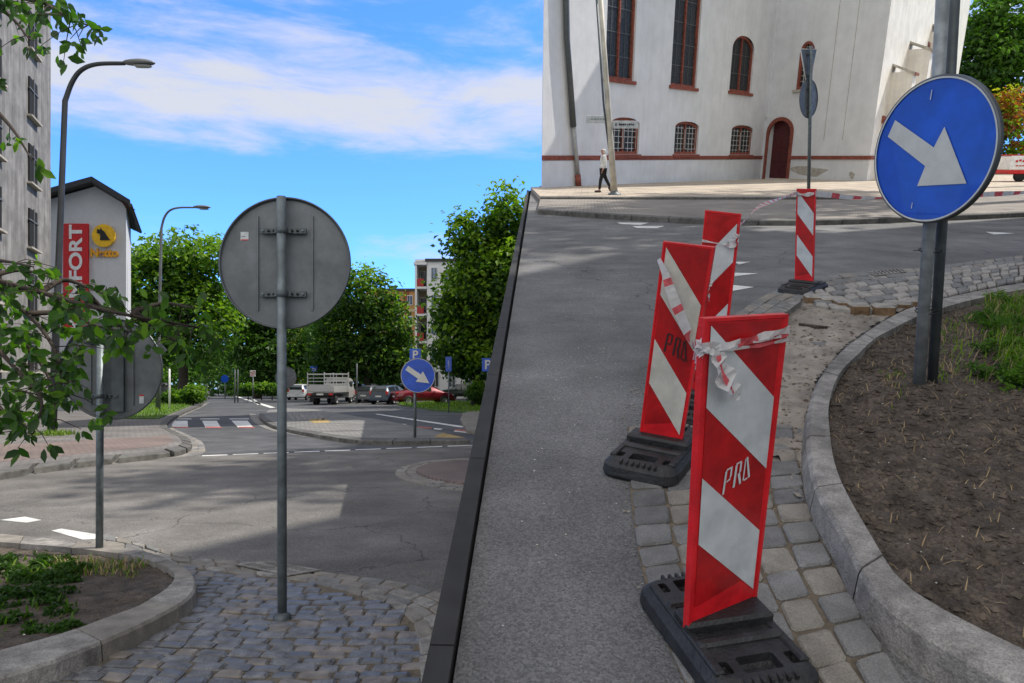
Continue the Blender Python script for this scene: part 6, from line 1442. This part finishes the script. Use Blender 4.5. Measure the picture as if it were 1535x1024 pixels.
# ================================================================== LIGHT, SKY, CAMERA
SUN_AZ = 80.0; SUN_EL = 55.0          # degrees clockwise from the viewing direction (+Y)
az, el = math.radians(SUN_AZ), math.radians(SUN_EL)
sd = Vector((math.sin(az)*math.cos(el), math.cos(az)*math.cos(el), math.sin(el)))
l = bpy.data.lights.new('sun', 'SUN'); l.energy = 5.0; l.angle = math.radians(.5); l.color = (1, .94, .84)
so = bpy.data.objects.new('sun', l); COL.objects.link(so); so.rotation_euler = sd.to_track_quat('Z', 'Y').to_euler(); so.location = (20, -10, 40)
w = bpy.data.worlds.new('World'); scn.world = w; w.use_nodes = True; nt_ = w.node_tree; nd = nt_.nodes; lk = nt_.links; nd.clear()
out = nd.new('ShaderNodeOutputWorld'); bg = nd.new('ShaderNodeBackground'); bg.inputs['Strength'].default_value = .15
sky = nd.new('ShaderNodeTexSky'); sky.sky_type = 'NISHITA'; sky.sun_disc = False; sky.sun_elevation = el; sky.sun_rotation = az; sky.altitude = 200; sky.air_density = 1.0; sky.dust_density = .3; sky.ozone_density = 2.0
tint = nd.new('ShaderNodeVectorMath'); tint.operation = 'MULTIPLY'; tint.inputs[1].default_value = (.70, 1.32, 2.35); lk.new(sky.outputs[0], tint.inputs[0])
tc = nd.new('ShaderNodeTexCoord'); sp_ = nd.new('ShaderNodeSeparateXYZ'); lk.new(tc.outputs['Generated'], sp_.inputs[0])
mp = nd.new('ShaderNodeMapping'); mp.inputs['Scale'].default_value = (2.0, 2.0, 9.0); mp.inputs['Location'].default_value = (3.1, 0.7, 1.3); mp.inputs['Rotation'].default_value = (0, math.radians(-6), 0); lk.new(tc.outputs['Generated'], mp.inputs['Vector'])
nz = nd.new('ShaderNodeTexNoise'); nz.inputs['Scale'].default_value = 2.3; nz.inputs['Detail'].default_value = 12; nz.inputs['Roughness'].default_value = .62; nz.inputs['Distortion'].default_value = .35; lk.new(mp.outputs[0], nz.inputs['Vector'])
# cloud belts by height above the horizon
cr = nd.new('ShaderNodeValToRGB'); lk.new(sp_.outputs['Z'], cr.inputs['Fac']); e = cr.color_ramp.elements
e[0].position = 0; e[0].color = (.40,)*3+(1,); e[1].position = 1; e[1].color = (1.0,)*3+(1,)
for p, c in ((.13,.42),(.165,.62),(.195,.60),(.215,.36),(.27,.40),(.295,.62),(.33,.84),(.37,.86),(.40,.66),(.44,.52),(.50,.70),(.58,.85),(.7,1.0)): x = e.new(p); x.color = (c, c, c, 1)  # dense cloud high overhead, out of view, added for neutral fill
bk = nd.new('ShaderNodeMapRange'); bk.inputs['From Min'].default_value = .05; bk.inputs['From Max'].default_value = -.45; bk.inputs['To Max'].default_value = .45; lk.new(sp_.outputs['Y'], bk.inputs['Value'])
ad0 = nd.new('ShaderNodeMath'); ad0.operation = 'ADD'; lk.new(cr.outputs[0], ad0.inputs[0]); lk.new(bk.outputs[0], ad0.inputs[1])   # unseen cloud added behind the viewer as neutral fill
ad = nd.new('ShaderNodeMath'); ad.operation = 'ADD'; lk.new(nz.outputs['Fac'], ad.inputs[0]); lk.new(ad0.outputs[0], ad.inputs[1])
mr = nd.new('ShaderNodeMapRange'); mr.interpolation_type = 'SMOOTHSTEP'; mr.inputs['From Min'].default_value = 1.03; mr.inputs['From Max'].default_value = 1.42; mr.inputs['To Max'].default_value = .92; lk.new(ad.outputs[0], mr.inputs['Value'])
mx = nd.new('ShaderNodeMix'); mx.data_type = 'RGBA'; lk.new(mr.outputs[0], mx.inputs[0]); lk.new(tint.outputs[0], mx.inputs[6]); mx.inputs[7].default_value = (5.0, 5.1, 5.35, 1)
mc = nd.new('ShaderNodeMix'); mc.data_type = 'RGBA'; mm = nd.new('ShaderNodeMath'); mm.operation = 'MULTIPLY'; mm.inputs[1].default_value = 2.2; mm.use_clamp = True; lk.new(bk.outputs[0], mm.inputs[0]); lk.new(mm.outputs[0], mc.inputs[0])
mc.inputs[6].default_value = (5.0, 5.1, 5.35, 1); mc.inputs[7].default_value = (9.6, 9.2, 8.5, 1); lk.new(mc.outputs[2], mx.inputs[7])   # added fill: clouds behind the viewer made brighter and warmer
lk.new(mx.outputs[2], bg.inputs['Color']); lk.new(bg.outputs[0], out.inputs['Surface'])
cd = bpy.data.cameras.new('camera'); co = bpy.data.objects.new('camera', cd); COL.objects.link(co); scn.camera = co
co.location = CAM; co.rotation_euler = (math.radians(90), 0, 0); cd.sensor_width = 36; cd.lens = F/1535*36; cd.shift_y = (HV-512)/1535; cd.clip_end = 3000; cd.clip_start = .05
scn.view_settings.view_transform = 'Standard'; scn.view_settings.look = 'None'; scn.view_settings.exposure = 0
scn.render.engine = 'CYCLES'
